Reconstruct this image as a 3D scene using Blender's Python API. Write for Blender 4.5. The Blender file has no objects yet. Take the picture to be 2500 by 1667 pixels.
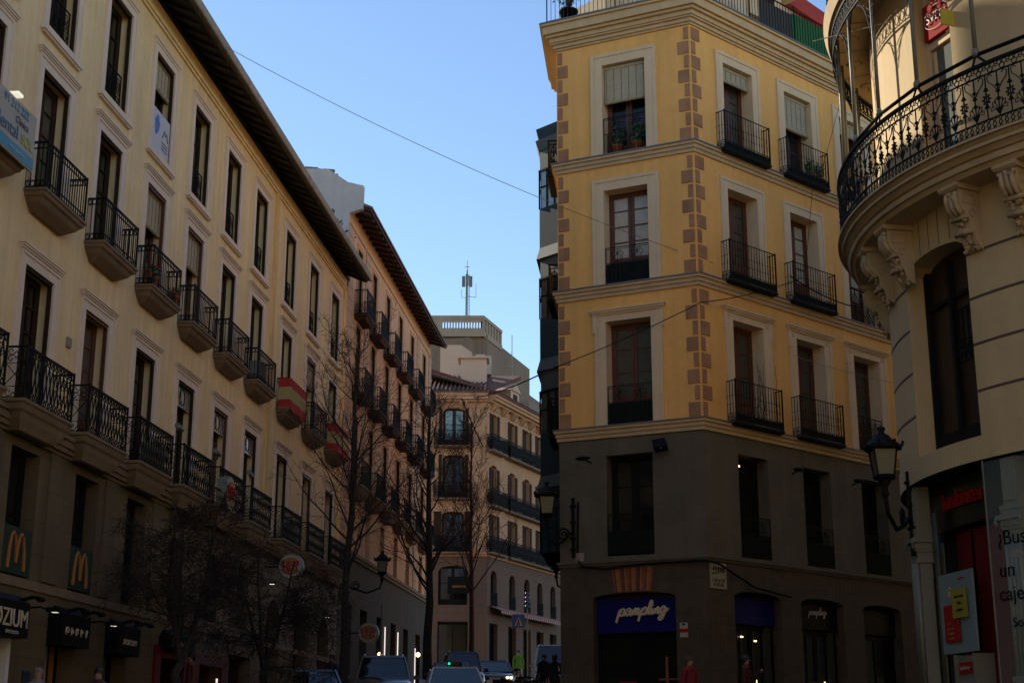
import bpy, math, random
from mathutils import Vector, Matrix
R=math.radians; PI=math.pi
random.seed(7)
scene=bpy.context.scene
COL=scene.collection

# ---------------------------------------------------------------- mesh builder
class MB:
    def __init__(s): s.v=[]; s.f=[]; s.m=[]; s.sm=[]
    def add(s,vs,fs,m=0,smooth=False):
        b=len(s.v); s.v+= [tuple(v) for v in vs]
        for f in fs: s.f.append(tuple(b+i for i in f)); s.m.append(m); s.sm.append(smooth)
    def box(s,x0,x1,y0,y1,z0,z1,m=0):
        if x0>x1:x0,x1=x1,x0
        if y0>y1:y0,y1=y1,y0
        if z0>z1:z0,z1=z1,z0
        s.add([(x0,y0,z0),(x1,y0,z0),(x1,y1,z0),(x0,y1,z0),(x0,y0,z1),(x1,y0,z1),(x1,y1,z1),(x0,y1,z1)],
              [(0,3,2,1),(4,5,6,7),(0,1,5,4),(1,2,6,5),(2,3,7,6),(3,0,4,7)],m)
    def obox(s,c,ax,ay,az,m=0):   # oriented box: centre + half axes vectors
        c=Vector(c);ax=Vector(ax);ay=Vector(ay);az=Vector(az)
        vs=[c+i*ax+j*ay+k*az for k in(-1,1) for j in(-1,1) for i in(-1,1)]
        s.add(vs,[(0,2,3,1),(4,5,7,6),(0,1,5,4),(1,3,7,5),(3,2,6,7),(2,0,4,6)],m)
    def tube(s,pts,r,n=4,m=0,closed=False,caps=True,smooth=False):
        pts=[Vector(p) for p in pts]; N=len(pts)
        if N<2: return
        rs=r if isinstance(r,(list,tuple)) else [r]*N
        b=len(s.v); up=None
        for i,p in enumerate(pts):
            if closed: t=pts[(i+1)%N]-pts[i-1]
            else: t=pts[min(i+1,N-1)]-pts[max(i-1,0)]
            if t.length<1e-9: t=Vector((0,0,1))
            t.normalize()
            if up is None:
                up=Vector((0,0,1)) if abs(t.z)<.8 else Vector((1,0,0))
            a=up-t*up.dot(t)
            if a.length<1e-6: a=t.orthogonal()
            a.normalize(); up=a; c=t.cross(a)
            for k in range(n):
                g=2*PI*(k+.5)/n
                s.v.append(tuple(p+(a*math.cos(g)+c*math.sin(g))*rs[i]))
        L=N if closed else N-1
        for i in range(L):
            j=(i+1)%N
            for k in range(n):
                k2=(k+1)%n
                s.f.append((b+i*n+k,b+i*n+k2,b+j*n+k2,b+j*n+k)); s.m.append(m); s.sm.append(smooth)
        if caps and not closed:
            s.f.append(tuple(b+k for k in range(n))[::-1]); s.m.append(m); s.sm.append(False)
            s.f.append(tuple(b+(N-1)*n+k for k in range(n))); s.m.append(m); s.sm.append(False)
    def lathe(s,prof,c=(0,0,0),n=12,m=0,smooth=True,a0=0):
        cx,cy,cz=c; b=len(s.v)
        for r,z in prof:
            for k in range(n):
                g=a0+2*PI*k/n; s.v.append((cx+r*math.cos(g),cy+r*math.sin(g),cz+z))
        for i in range(len(prof)-1):
            for k in range(n):
                k2=(k+1)%n; s.f.append((b+i*n+k,b+i*n+k2,b+(i+1)*n+k2,b+(i+1)*n+k)); s.m.append(m); s.sm.append(smooth)
        s.f.append(tuple(b+k for k in range(n))[::-1]); s.m.append(m); s.sm.append(False)
        e=b+(len(prof)-1)*n; s.f.append(tuple(e+k for k in range(n))); s.m.append(m); s.sm.append(False)
    def loft(s,rings,m=0,smooth=False,cap=True):
        b=len(s.v); n=len(rings[0])
        for r in rings: s.v+=[tuple(p) for p in r]
        for i in range(len(rings)-1):
            for k in range(n):
                k2=(k+1)%n; s.f.append((b+i*n+k,b+i*n+k2,b+(i+1)*n+k2,b+(i+1)*n+k)); s.m.append(m); s.sm.append(smooth)
        if cap:
            s.f.append(tuple(b+k for k in range(n))[::-1]); s.m.append(m); s.sm.append(False)
            e=b+(len(rings)-1)*n; s.f.append(tuple(e+k for k in range(n))); s.m.append(m); s.sm.append(False)
    def prism(s,poly,fn,t0,t1,m=0):   # poly list of (a,b); fn(a,b,t)->xyz
        n=len(poly); vs=[fn(a,b,t0) for a,b in poly]+[fn(a,b,t1) for a,b in poly]
        s.add(vs,[tuple(range(n))[::-1],tuple(range(n,2*n))]+[(i,(i+1)%n,n+(i+1)%n,n+i) for i in range(n)],m)
    def mesh(s,name,mats):
        me=bpy.data.meshes.new(name); me.from_pydata(s.v,[],s.f)
        for m in (mats if isinstance(mats,(list,tuple)) else [mats]): me.materials.append(m)
        me.polygons.foreach_set('material_index',s.m); me.polygons.foreach_set('use_smooth',s.sm)
        me.update(); return me

def fixnormals(me):
    import bmesh
    bm=bmesh.new(); bm.from_mesh(me); bmesh.ops.recalc_face_normals(bm,faces=bm.faces); bm.to_mesh(me); bm.free(); return me

def frame(x,y,az,z=0):   # local x runs along azimuth az, local -y faces outwards
    return Matrix.Translation((x,y,z))@Matrix.Rotation(R(90-az),4,'Z')
def tag(o,label=None,cat=None,group=None,kind=None):
    if label:o['label']=label
    if cat:o['category']=cat
    if group:o['group']=group
    if kind:o['kind']=kind
    return o
def empty(name,loc,label,cat,group=None,rz=0):
    o=bpy.data.objects.new(name,None); COL.objects.link(o); o.location=loc; o.rotation_euler=(0,0,rz); o.empty_display_size=.3
    tag(o,label,cat,group); return o
def obj(name,me,M=None,parent=None):
    o=bpy.data.objects.new(name,me); COL.objects.link(o)
    if parent is not None: o.parent=parent
    if M is not None: o.matrix_basis=M
    return o
class Bld:      # a building: an Empty at its base, parts placed by world frame
    def __init__(s,name,x,y,z,label,cat='building',group=None):
        s.o=empty(name,(x,y,z),label,cat,group); s.inv=Matrix.Translation((-x,-y,-z))
    def part(s,name,me,M=Matrix.Identity(4)): return obj(name,me,s.inv@M,s.o)
    def tmpl(s,T,M,x,z,y=0):
        n,me,kids=T; p=s.part(n,me,M@Matrix.Translation((x,y,z)))
        for kn,km in kids: obj(kn,km,None,p)
        return p
def link_copy(o,M,parent=None,label=None):
    c=o.copy(); COL.objects.link(c); c.parent=parent; c.matrix_basis=M
    for k in list(o.children):
        d=k.copy(); COL.objects.link(d); d.parent=c
        for g in list(k.children):
            e=g.copy(); COL.objects.link(e); e.parent=d
    if label: c['label']=label
    return c

# ---------------------------------------------------------------- materials
def nd(t,ty,**kw):
    n=t.nodes.new(ty)
    for k,v in kw.items():
        if k in('loc',):continue
        setattr(n,k,v)
    return n
def mat(name,col,rough=.8,metal=0,var=.0,vs=1.5,bump=0,bs=40,emit=None,es=1,spec=.5,coat=0,streak=0,brick=None,trans=0,alpha=1,dirt=0,axis='xz'):
    m=bpy.data.materials.new(name); m.use_nodes=True; t=m.node_tree; L=t.links
    b=t.nodes['Principled BSDF']; b.inputs['Base Color'].default_value=(*col,1); b.inputs['Roughness'].default_value=rough
    b.inputs['Metallic'].default_value=metal; b.inputs['Specular IOR Level'].default_value=spec
    if coat: b.inputs['Coat Weight'].default_value=coat; b.inputs['Coat Roughness'].default_value=.05
    if trans: b.inputs['Transmission Weight'].default_value=trans
    if emit: b.inputs['Emission Color'].default_value=(*emit,1); b.inputs['Emission Strength'].default_value=es
    if not(var or bump or streak or brick or dirt): return m
    tc=nd(t,'ShaderNodeTexCoord'); vec=tc.outputs['Object']; cur=None
    def rgb(c):
        n=nd(t,'ShaderNodeRGB'); n.outputs[0].default_value=(*c,1); return n.outputs[0]
    cur=rgb(col); hgt=None
    if brick:
        bw,bh,mortar,mc,v2=brick
        sx=nd(t,'ShaderNodeSeparateXYZ'); L.new(vec,sx.inputs[0]); cb=nd(t,'ShaderNodeCombineXYZ')
        L.new(sx.outputs[0 if axis=='xz' else 1],cb.inputs[0]); L.new(sx.outputs[2],cb.inputs[1])
        br=nd(t,'ShaderNodeTexBrick'); L.new(cb.outputs[0],br.inputs['Vector'])
        br.inputs['Scale'].default_value=1; br.inputs['Brick Width'].default_value=bw; br.inputs['Row Height'].default_value=bh
        br.inputs['Mortar Size'].default_value=mortar; br.inputs['Mortar Smooth'].default_value=.3
        br.inputs['Color1'].default_value=(*[c*(1-v2) for c in col],1); br.inputs['Color2'].default_value=(*[c*(1+v2) for c in col],1)
        br.inputs['Mortar'].default_value=(*mc,1); cur=br.outputs['Color']; hgt=br.outputs['Fac']
    def noise_mul(cur,scale,amt,stretch=None,detail=4):
        n=nd(t,'ShaderNodeTexNoise'); n.inputs['Scale'].default_value=scale; n.inputs['Detail'].default_value=detail
        v=vec
        if stretch:
            mp=nd(t,'ShaderNodeMapping'); mp.inputs['Scale'].default_value=stretch; L.new(vec,mp.inputs[0]); v=mp.outputs[0]
        L.new(v,n.inputs['Vector'])
        mr=nd(t,'ShaderNodeMapRange'); mr.inputs['From Min'].default_value=.3; mr.inputs['From Max'].default_value=.7
        mr.inputs['To Min'].default_value=1-amt; mr.inputs['To Max'].default_value=1+amt; L.new(n.outputs['Fac'],mr.inputs['Value'])
        mx=nd(t,'ShaderNodeMix',data_type='RGBA',blend_type='MULTIPLY'); mx.inputs['Factor'].default_value=1
        L.new(cur,mx.inputs['A']); L.new(mr.outputs['Result'],mx.inputs['B']); return mx.outputs['Result']
    if var: cur=noise_mul(cur,vs,var); cur=noise_mul(cur,vs*9,var*.5)
    if streak: cur=noise_mul(cur,1,streak,(4,4,.22),6)
    if dirt:
        n=nd(t,'ShaderNodeTexNoise'); n.inputs['Scale'].default_value=.9; n.inputs['Detail'].default_value=8; n.inputs['Roughness'].default_value=.7; L.new(vec,n.inputs['Vector'])
        cr=nd(t,'ShaderNodeMapRange'); cr.inputs['From Min'].default_value=.55; cr.inputs['From Max'].default_value=.75; cr.inputs['To Max'].default_value=dirt; L.new(n.outputs['Fac'],cr.inputs['Value'])
        mx=nd(t,'ShaderNodeMix',data_type='RGBA'); L.new(cr.outputs['Result'],mx.inputs['Factor']); L.new(cur,mx.inputs['A'])
        mx.inputs['B'].default_value=(*[c*.45 for c in col],1); cur=mx.outputs['Result']
    L.new(cur,b.inputs['Base Color'])
    if bump or brick:
        bp=nd(t,'ShaderNodeBump'); bp.inputs['Strength'].default_value=.5; bp.inputs['Distance'].default_value=bump if bump else .01
        n=nd(t,'ShaderNodeTexNoise'); n.inputs['Scale'].default_value=bs; n.inputs['Detail'].default_value=5; L.new(vec,n.inputs['Vector'])
        if hgt:
            ad=nd(t,'ShaderNodeMath',operation='SUBTRACT'); L.new(n.outputs['Fac'],ad.inputs[0]); L.new(hgt,ad.inputs[1]); L.new(ad.outputs[0],bp.inputs['Height'])
        else: L.new(n.outputs['Fac'],bp.inputs['Height'])
        L.new(bp.outputs['Normal'],b.inputs['Normal'])
    return m
M={}
M['cream']=mat('cream_plaster',(.76,.56,.285),.9,var=.07,vs=.7,bump=.012,bs=14,streak=.10,dirt=.24)
M['creamtrim']=mat('pale_trim',(.70,.55,.41),.85,var=.05,vs=2,streak=.05,bump=.005,bs=30)
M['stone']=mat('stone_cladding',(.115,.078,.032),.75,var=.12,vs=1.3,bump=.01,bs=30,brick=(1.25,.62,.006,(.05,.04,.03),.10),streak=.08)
M['ledge']=mat('ledge_stone',(.20,.135,.07),.85,var=.15,vs=3,bump=.012,bs=25,dirt=.4)
M['slabstone']=mat('balcony_stone',(.20,.13,.075),.85,var=.15,vs=4,bump=.01,bs=30,dirt=.5)
M['iron']=mat('wrought_iron',(.006,.006,.006),.7,spec=.15)
M['ironyel']=mat('dark_green_iron',(.006,.008,.006),.7,spec=.15)
M['darkwood']=mat('dark_brown_wood',(.035,.018,.010),.7,var=.2,vs=6,spec=.15)
M['redwood']=mat('red_brown_wood',(.10,.028,.012),.45,var=.2,vs=6)
M['blackwood']=mat('near_black_joinery',(.008,.007,.006),.7,spec=.15)
M['glass']=mat('window_glass',(.008,.008,.007),.08,spec=.35)
M['curtain']=mat('glass_over_pale_curtain',(.42,.38,.30),.35,coat=.6,var=.10,vs=9)
M['curtaindark']=mat('glass_over_grey_curtain',(.055,.052,.036),.3,coat=.15,var=.3,vs=7)
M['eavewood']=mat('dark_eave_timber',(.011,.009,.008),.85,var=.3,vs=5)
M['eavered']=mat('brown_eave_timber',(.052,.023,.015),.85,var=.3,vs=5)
M['tile']=mat('clay_tiles',(.20,.13,.085),.9,var=.35,vs=5,bump=.03,bs=12)
M['tilered']=mat('red_clay_tiles',(.13,.055,.035),.9,var=.35,vs=5,bump=.02,bs=12)
M['gutter']=mat('weathered_edge',(.30,.24,.18),.9,var=.25,vs=4,bump=.02,bs=16,dirt=.5)
M['yellow']=mat('ochre_plaster',(.80,.42,.115),.9,var=.07,vs=.6,bump=.010,bs=20,streak=.07,dirt=.10)
M['ytrim']=mat('cream_moulding',(.66,.48,.29),.8,var=.05,vs=2.5,streak=.05,bump=.004,bs=30)
M['yband']=mat('beige_moulding',(.52,.36,.19),.85,var=.06,vs=2.5,streak=.06,bump=.004,bs=30)
M['quoin']=mat('rough_brown_quoin',(.36,.175,.085),.95,var=.22,vs=2.2,bump=.03,bs=45)
M['lead']=mat('lead_flashing',(.16,.16,.17),.5,metal=.4)
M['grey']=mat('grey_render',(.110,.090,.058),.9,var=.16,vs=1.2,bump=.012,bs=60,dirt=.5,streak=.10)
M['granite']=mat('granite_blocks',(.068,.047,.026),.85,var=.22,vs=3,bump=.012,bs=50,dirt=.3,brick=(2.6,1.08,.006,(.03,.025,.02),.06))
M['brick']=mat('brick_lintel',(.28,.08,.03),.9,var=.2,vs=8,bump=.01,bs=30)
M['cane']=mat('cane_blind',(.50,.42,.27),.8,brick=(.9,.022,.003,(.12,.09,.05),.06),var=.05,vs=3)
M['pink']=mat('peach_plaster',(.62,.38,.21),.9,var=.08,vs=.7,bump=.01,bs=14,streak=.07,dirt=.15)
M['pinkend']=mat('warm_cream_plaster',(.48,.27,.14),.9,var=.08,vs=.8,bump=.01,bs=14,streak=.07,dirt=.15)
M['pinkrust']=mat('rusticated_plaster',(.145,.085,.056),.9,var=.08,vs=1,streak=.07,brick=(60,.42,.010,(.10,.06,.04),.0))
M['quoinp']=mat('rusticated_quoin_plaster',(.50,.32,.20),.9,var=.08,vs=1,streak=.07,brick=(60,.5,.014,(.10,.06,.04),.0))
M['whitewall']=mat('pale_party_wall',(.45,.42,.40),.95,var=.08,vs=1,streak=.06)
M['concrete']=mat('grey_rendered_block',(.215,.15,.10),.95,var=.10,vs=.25,streak=.08,dirt=.3)
M['concretel']=mat('pale_rendered_block',(.34,.26,.18),.95,var=.08,vs=.3,streak=.08)
M['peachbox']=mat('pinkish_rooftop_block',(.55,.38,.27),.95,var=.06,vs=.5)
M['white']=mat('white_paint',(.72,.70,.66),.6)
M['offwhite']=mat('off_white_paint',(.36,.33,.27),.6,var=.05)
M['bankwall']=mat('bank_cream_stone',(.54,.385,.19),.8,var=.05,vs=1.0,bump=.006,bs=18,streak=.05)
M['banktrim']=mat('bank_moulding',(.50,.36,.20),.8,var=.10,vs=3,bump=.006,bs=25,streak=.06)
M['bankorn']=mat('carved_ornament',(.45,.32,.18),.8,var=.25,vs=10,bump=.02,bs=35)
M['groove']=mat('shadow_joint',(.10,.065,.04),.95)  # dark joint lines of the bank stone
M['bluegrey']=mat('blue_grey_ironwork',(.17,.165,.125),.5,var=.1,vs=3)
M['shopred']=mat('dark_red_panel',(.12,.004,.004),.6,spec=.2)
M['signred']=mat('red_sign',(.32,.012,.010),.8,spec=.15)
M['black']=mat('black_panel',(.005,.005,.005),.6,spec=.12)
M['navy']=mat('navy_sign_panel',(.006,.006,.10),.6,spec=.12)
M['green']=mat('green_screen',(.02,.13,.04),.9)
M['mesh']=mat('dark_windbreak_screen',(.05,.05,.045),.9)
M['leaf']=mat('leaves',(.05,.09,.025),.7,var=.4,vs=6)
M['leafdry']=mat('dry_leaves',(.09,.075,.03),.8,var=.4,vs=6)
M['terracotta']=mat('terracotta',(.30,.10,.05),.9)
M['bark']=mat('bark',(.028,.020,.016),.95,var=.3,vs=8)
M['barkred']=mat('reddish_twigs',(.045,.022,.017),.95,var=.3,vs=8)
M['asphalt']=mat('asphalt',(.035,.033,.030),.9,var=.15,vs=2,bump=.01,bs=80)
M['paving']=mat('granite_paving',(.07,.06,.045),.85,var=.1,vs=1,bump=.005,bs=60)
M['kerb']=mat('kerb_stone',(.25,.24,.22),.85,var=.1)
M['mdgreen']=mat('dark_green_banner',(.006,.028,.010),.7)
M['mdgold']=mat('amber_lettering',(.34,.125,.025),.6)
M['flagred']=mat('flag_red',(.36,.015,.015),.8)
M['flagyel']=mat('flag_pale_yellow',(.36,.29,.11),.8)
M['letter']=mat('cream_lettering',(.62,.50,.34),.6)
M['lamp']=mat('warm_lamp',(.9,.7,.4),.5,emit=(1,.62,.25),es=2.5)
M['lampw']=mat('white_lamp',(.9,.9,.8),.5,emit=(1,.93,.75),es=.35)
M['neon']=mat('led_strip',(.9,.9,.9),.5,emit=(1,.85,.8),es=.45)
M['bluebay']=mat('dark_blue_green_bay_panel',(.018,.036,.042),.6,spec=.2,var=.1)
M['baytrim']=mat('grey_green_bay_moulding',(.055,.070,.058),.6,var=.08)
M['bayglass']=mat('bay_glass',(.22,.34,.33),.12,coat=.5,var=.15,vs=1.2)  # pale colour stands in for sky reflected in the upper panes
M['bayglassdark']=mat('dim_bay_glass',(.045,.055,.05),.2,spec=.6,var=.3,vs=1.5)  # same glazing without the painted sky, for the middle floors
M['lampglass']=mat('frosted_lantern_glass',(.10,.10,.065),.3)
M['tyre']=mat('tyre_rubber',(.015,.015,.015),.8)
M['rim']=mat('alloy_rim',(.4,.4,.4),.3,metal=.9)
M['wsglass']=mat('car_glass',(.008,.012,.016),.04,spec=.8)
M['carwhite']=mat('white_car_paint',(.42,.44,.46),.25,coat=1)
M['cargrey']=mat('grey_car_paint',(.12,.13,.14),.25,coat=1,metal=.4)
M['cardark']=mat('dark_car_paint',(.012,.016,.02),.2,coat=1)
M['carblack']=mat('black_car_paint',(.006,.007,.01),.12,coat=1)
M['headlight']=mat('lit_headlight',(.9,.8,.6),.2,emit=(1,.66,.36),es=3)
M['headoff']=mat('headlight_glass',(.35,.36,.36),.1,coat=1)
M['skin']=mat('skin',(.36,.19,.12),.6)
M['hair']=mat('dark_hair',(.015,.010,.008),.6)

def text_mesh(s,size,mt,ext=.01,shear=0,font_off=0):
    cu=bpy.data.curves.new('t','FONT'); cu.body=s; cu.size=size; cu.extrude=ext; cu.align_x='CENTER'; cu.align_y='CENTER'; cu.shear=shear; cu.offset=font_off
    o=bpy.data.objects.new('t',cu); COL.objects.link(o); bpy.context.view_layer.update()
    me=bpy.data.meshes.new_from_object(o.evaluated_get(bpy.context.evaluated_depsgraph_get()))
    bpy.data.objects.remove(o); me.materials.clear(); me.materials.append(mt)
    me.transform(Matrix.Rotation(PI/2,4,'X')); return me    # now in the xz plane facing -y

# ---------------------------------------------------------------- ironwork
def ring(mb,F,cx,cz,rx,rz,r=.008,n=10,a0=0,a1=2*PI):
    full=abs(a1-a0-2*PI)<1e-6; k=n if full else n+1
    mb.tube([F(cx+rx*math.cos(a0+(a1-a0)*i/n),cz+rz*math.sin(a0+(a1-a0)*i/n)) for i in range(k)],r,4,closed=full)
def spiral(mb,F,cx,cz,r0,a0,turns,r=.008,n=14,sgn=1):
    mb.tube([F(cx+r0*(1-.75*i/n)*math.cos(a0+sgn*turns*2*PI*i/n),cz+r0*(1-.75*i/n)*math.sin(a0+sgn*turns*2*PI*i/n)) for i in range(n+1)],r,4)
def bar(mb,F,a,b,c,d,r=.009): mb.tube([F(a,b),F(c,d)],r,4)
def iron(mb,F,Ln,H,style,end=False):
    n=max(1,round(Ln/.11)); st=Ln/n
    def hline(z,r): 
        k=max(1,int(Ln/.5)); mb.tube([F(Ln*i/k,z) for i in range(k+1)],r,4)
    if style=='ring':
        hline(H,.022); hline(H-.13,.010); hline(.03,.014); hline(.16,.010)
        for i in range(n+1):
            bar(mb,F,i*st,.03,i*st,H,.011)
            if i<n:
                c=(i+.5)*st; ring(mb,F,c,H-.07,st*.42,.05,.008,8); ring(mb,F,c,.095,st*.42,.05,.008,8)
    elif style=='lattice':
        hline(H,.024); hline(H-.14,.012); hline(.03,.014); hline(.15,.010)
        m=max(1,round(Ln/.17)); w=Ln/m; z0,z1=.15,H-.14
        for i in range(m):
            a,b=i*w,(i+1)*w
            bar(mb,F,a,z0,b,z1,.013); bar(mb,F,b,z0,a,z1,.013)
            ring(mb,F,(a+b)/2,H-.07,w*.26,.05,.011,8); ring(mb,F,a+w*.02+.02,H-.07,w*.18,.05,.009,6)
            ring(mb,F,(a+b)/2,.09,w*.3,.045,.012,8)
        for a in (0,Ln): bar(mb,F,a,0,a,H,.014)
    elif style=='endscroll':
        hline(H,.024); hline(H-.30,.008); hline(.03,.014); hline(.22,.008)
        for a in (0,Ln): bar(mb,F,a,0,a,H,.013)
        c=Ln/2
        bar(mb,F,.03,.24,Ln-.03,H-.3,.009); bar(mb,F,Ln-.03,.24,.03,H-.3,.009)
        for sx in(-1,1):
            spiral(mb,F,c+sx*Ln*.22,H-.08,Ln*.2,0 if sx<0 else PI,1.1,.009,sgn=sx); spiral(mb,F,c+sx*Ln*.22,H-.22,Ln*.2,0 if sx<0 else PI,1.1,.009,sgn=-sx)
            spiral(mb,F,c+sx*Ln*.22,.12,Ln*.2,0 if sx<0 else PI,1.1,.009,sgn=sx)
    elif style=='plain':
        hline(H,.022); hline(H-.06,.010); hline(.03,.016); hline(H*.42,.010)
        for i in range(n+1): bar(mb,F,i*st,.03,i*st,H,.011)
        for i in range(n): bar(mb,F,i*st,.03,(i+1)*st,H*.42,.009); bar(mb,F,(i+1)*st,.03,i*st,H*.42,.009)
    elif style=='yel':
        hline(H,.014); hline(.03,.018); hline(.22,.010)
        for i in range(n+1):
            bar(mb,F,i*st,.22,i*st,H,.0085)
            for zz in (.45,.66): p=F(i*st,zz); mb.obox(p,(.013,0,0),(0,.013,0),(0,0,.014))
        m=max(1,round(Ln/.17)); w=Ln/m
        for i in range(m):
            spiral(mb,F,(i+.5)*w,.125,w*.48,-PI/2,1.3,.010,sgn=1 if i%2 else -1)
            bar(mb,F,i*w,.03,i*w,.22,.010)
    elif style=='juliet':       # scrolls above, dense below
        hline(H,.014); hline(H-.05,.008); hline(.03,.016); hline(.58*H,.010)
        for a in (0,Ln): bar(mb,F,a,0,a,H,.012)
        for i in range(n+1): bar(mb,F,i*st,.03,i*st,.58*H,.010)
        for c in (.27*Ln,.73*Ln):
            for sx in(-1,1):
                spiral(mb,F,c+sx*.10,H-.17,.10,PI/2,1.4,.009,sgn=sx); spiral(mb,F,c+sx*.075,H-.33,.075,PI/2,1.2,.008,sgn=-sx)
            bar(mb,F,c,H-.05,c,.58*H,.009)
    elif style=='cross':
        hline(H,.018); hline(H-.10,.009); hline(.03,.014); hline(H*.5,.009)
        m=max(1,round(Ln/.3)); w=Ln/m
        for i in range(m+1): bar(mb,F,i*w,.03,i*w,H,.012)
        for i in range(m):
            for a,b in((.03,H*.5),(H*.5,H-.1)):
                bar(mb,F,i*w,a,(i+1)*w,b,.009); bar(mb,F,(i+1)*w,a,i*w,b,.009); ring(mb,F,(i+.5)*w,(a+b)/2,w*.32,(b-a)*.36,.009,10)
    elif style=='floral':
        hline(H,.030); hline(H-.10,.018); hline(.03,.024); hline(.14,.018)
        m=max(1,round(Ln/.26)); w=Ln/m
        for i in range(m):
            c=(i+.5)*w
            bar(mb,F,i*w,.03,i*w,H,.020); ring(mb,F,c,H*.5,w*.34,H*.22,.018,8); ring(mb,F,c,H*.72,w*.22,H*.1,.018,8); ring(mb,F,c,H*.27,w*.22,H*.1,.018,8)
            bar(mb,F,c,.14,c,H-.1,.018); ring(mb,F,c,H*.5,w*.15,H*.1,.018,6)
        bar(mb,F,Ln,.03,Ln,H,.020)
def balcony(hw,pr,H,style,slabprof,slabmat,endstyle=None,ironmat='iron',inset=.05,solid=0):
    s=MB(); rings=[]
    for (w,p,z) in slabprof: rings.append([(-w,.02,z),(-w,-p,z),(w,-p,z),(w,.02,z)])
    s.loft(rings[::-1])
    slab=fixnormals(s.mesh('balcony',M[slabmat])); r=MB(); a=hw-inset; q=pr-inset
    iron(r,lambda t,z:(-a+t,-q,z),2*a,H,style)
    e=endstyle or style
    iron(r,lambda t,z:(-a,-t,z),q,H,e); iron(r,lambda t,z:(a,-t,z),q,H,e)
    for x in(-a,a): r.box(x-.016,x+.016,-q-.016,-q+.016,0,H+.03)
    if solid: r.box(-a+.01,a-.01,-q+.012,-q+.02,.04,solid)
    return ('balcony',slab,[('railing',r.mesh('railing',M[ironmat]))])
def juliet(w,H,style,y=.03,ironmat='iron',solid=0):
    r=MB(); iron(r,lambda t,z:(-w/2+.02+t,y,z),w-.04,H,style)
    if solid: r.box(-w/2+.03,w/2-.03,y+.012,y+.02,.04,solid)
    return ('railing',r.mesh('railing',M[ironmat]),[])

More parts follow.
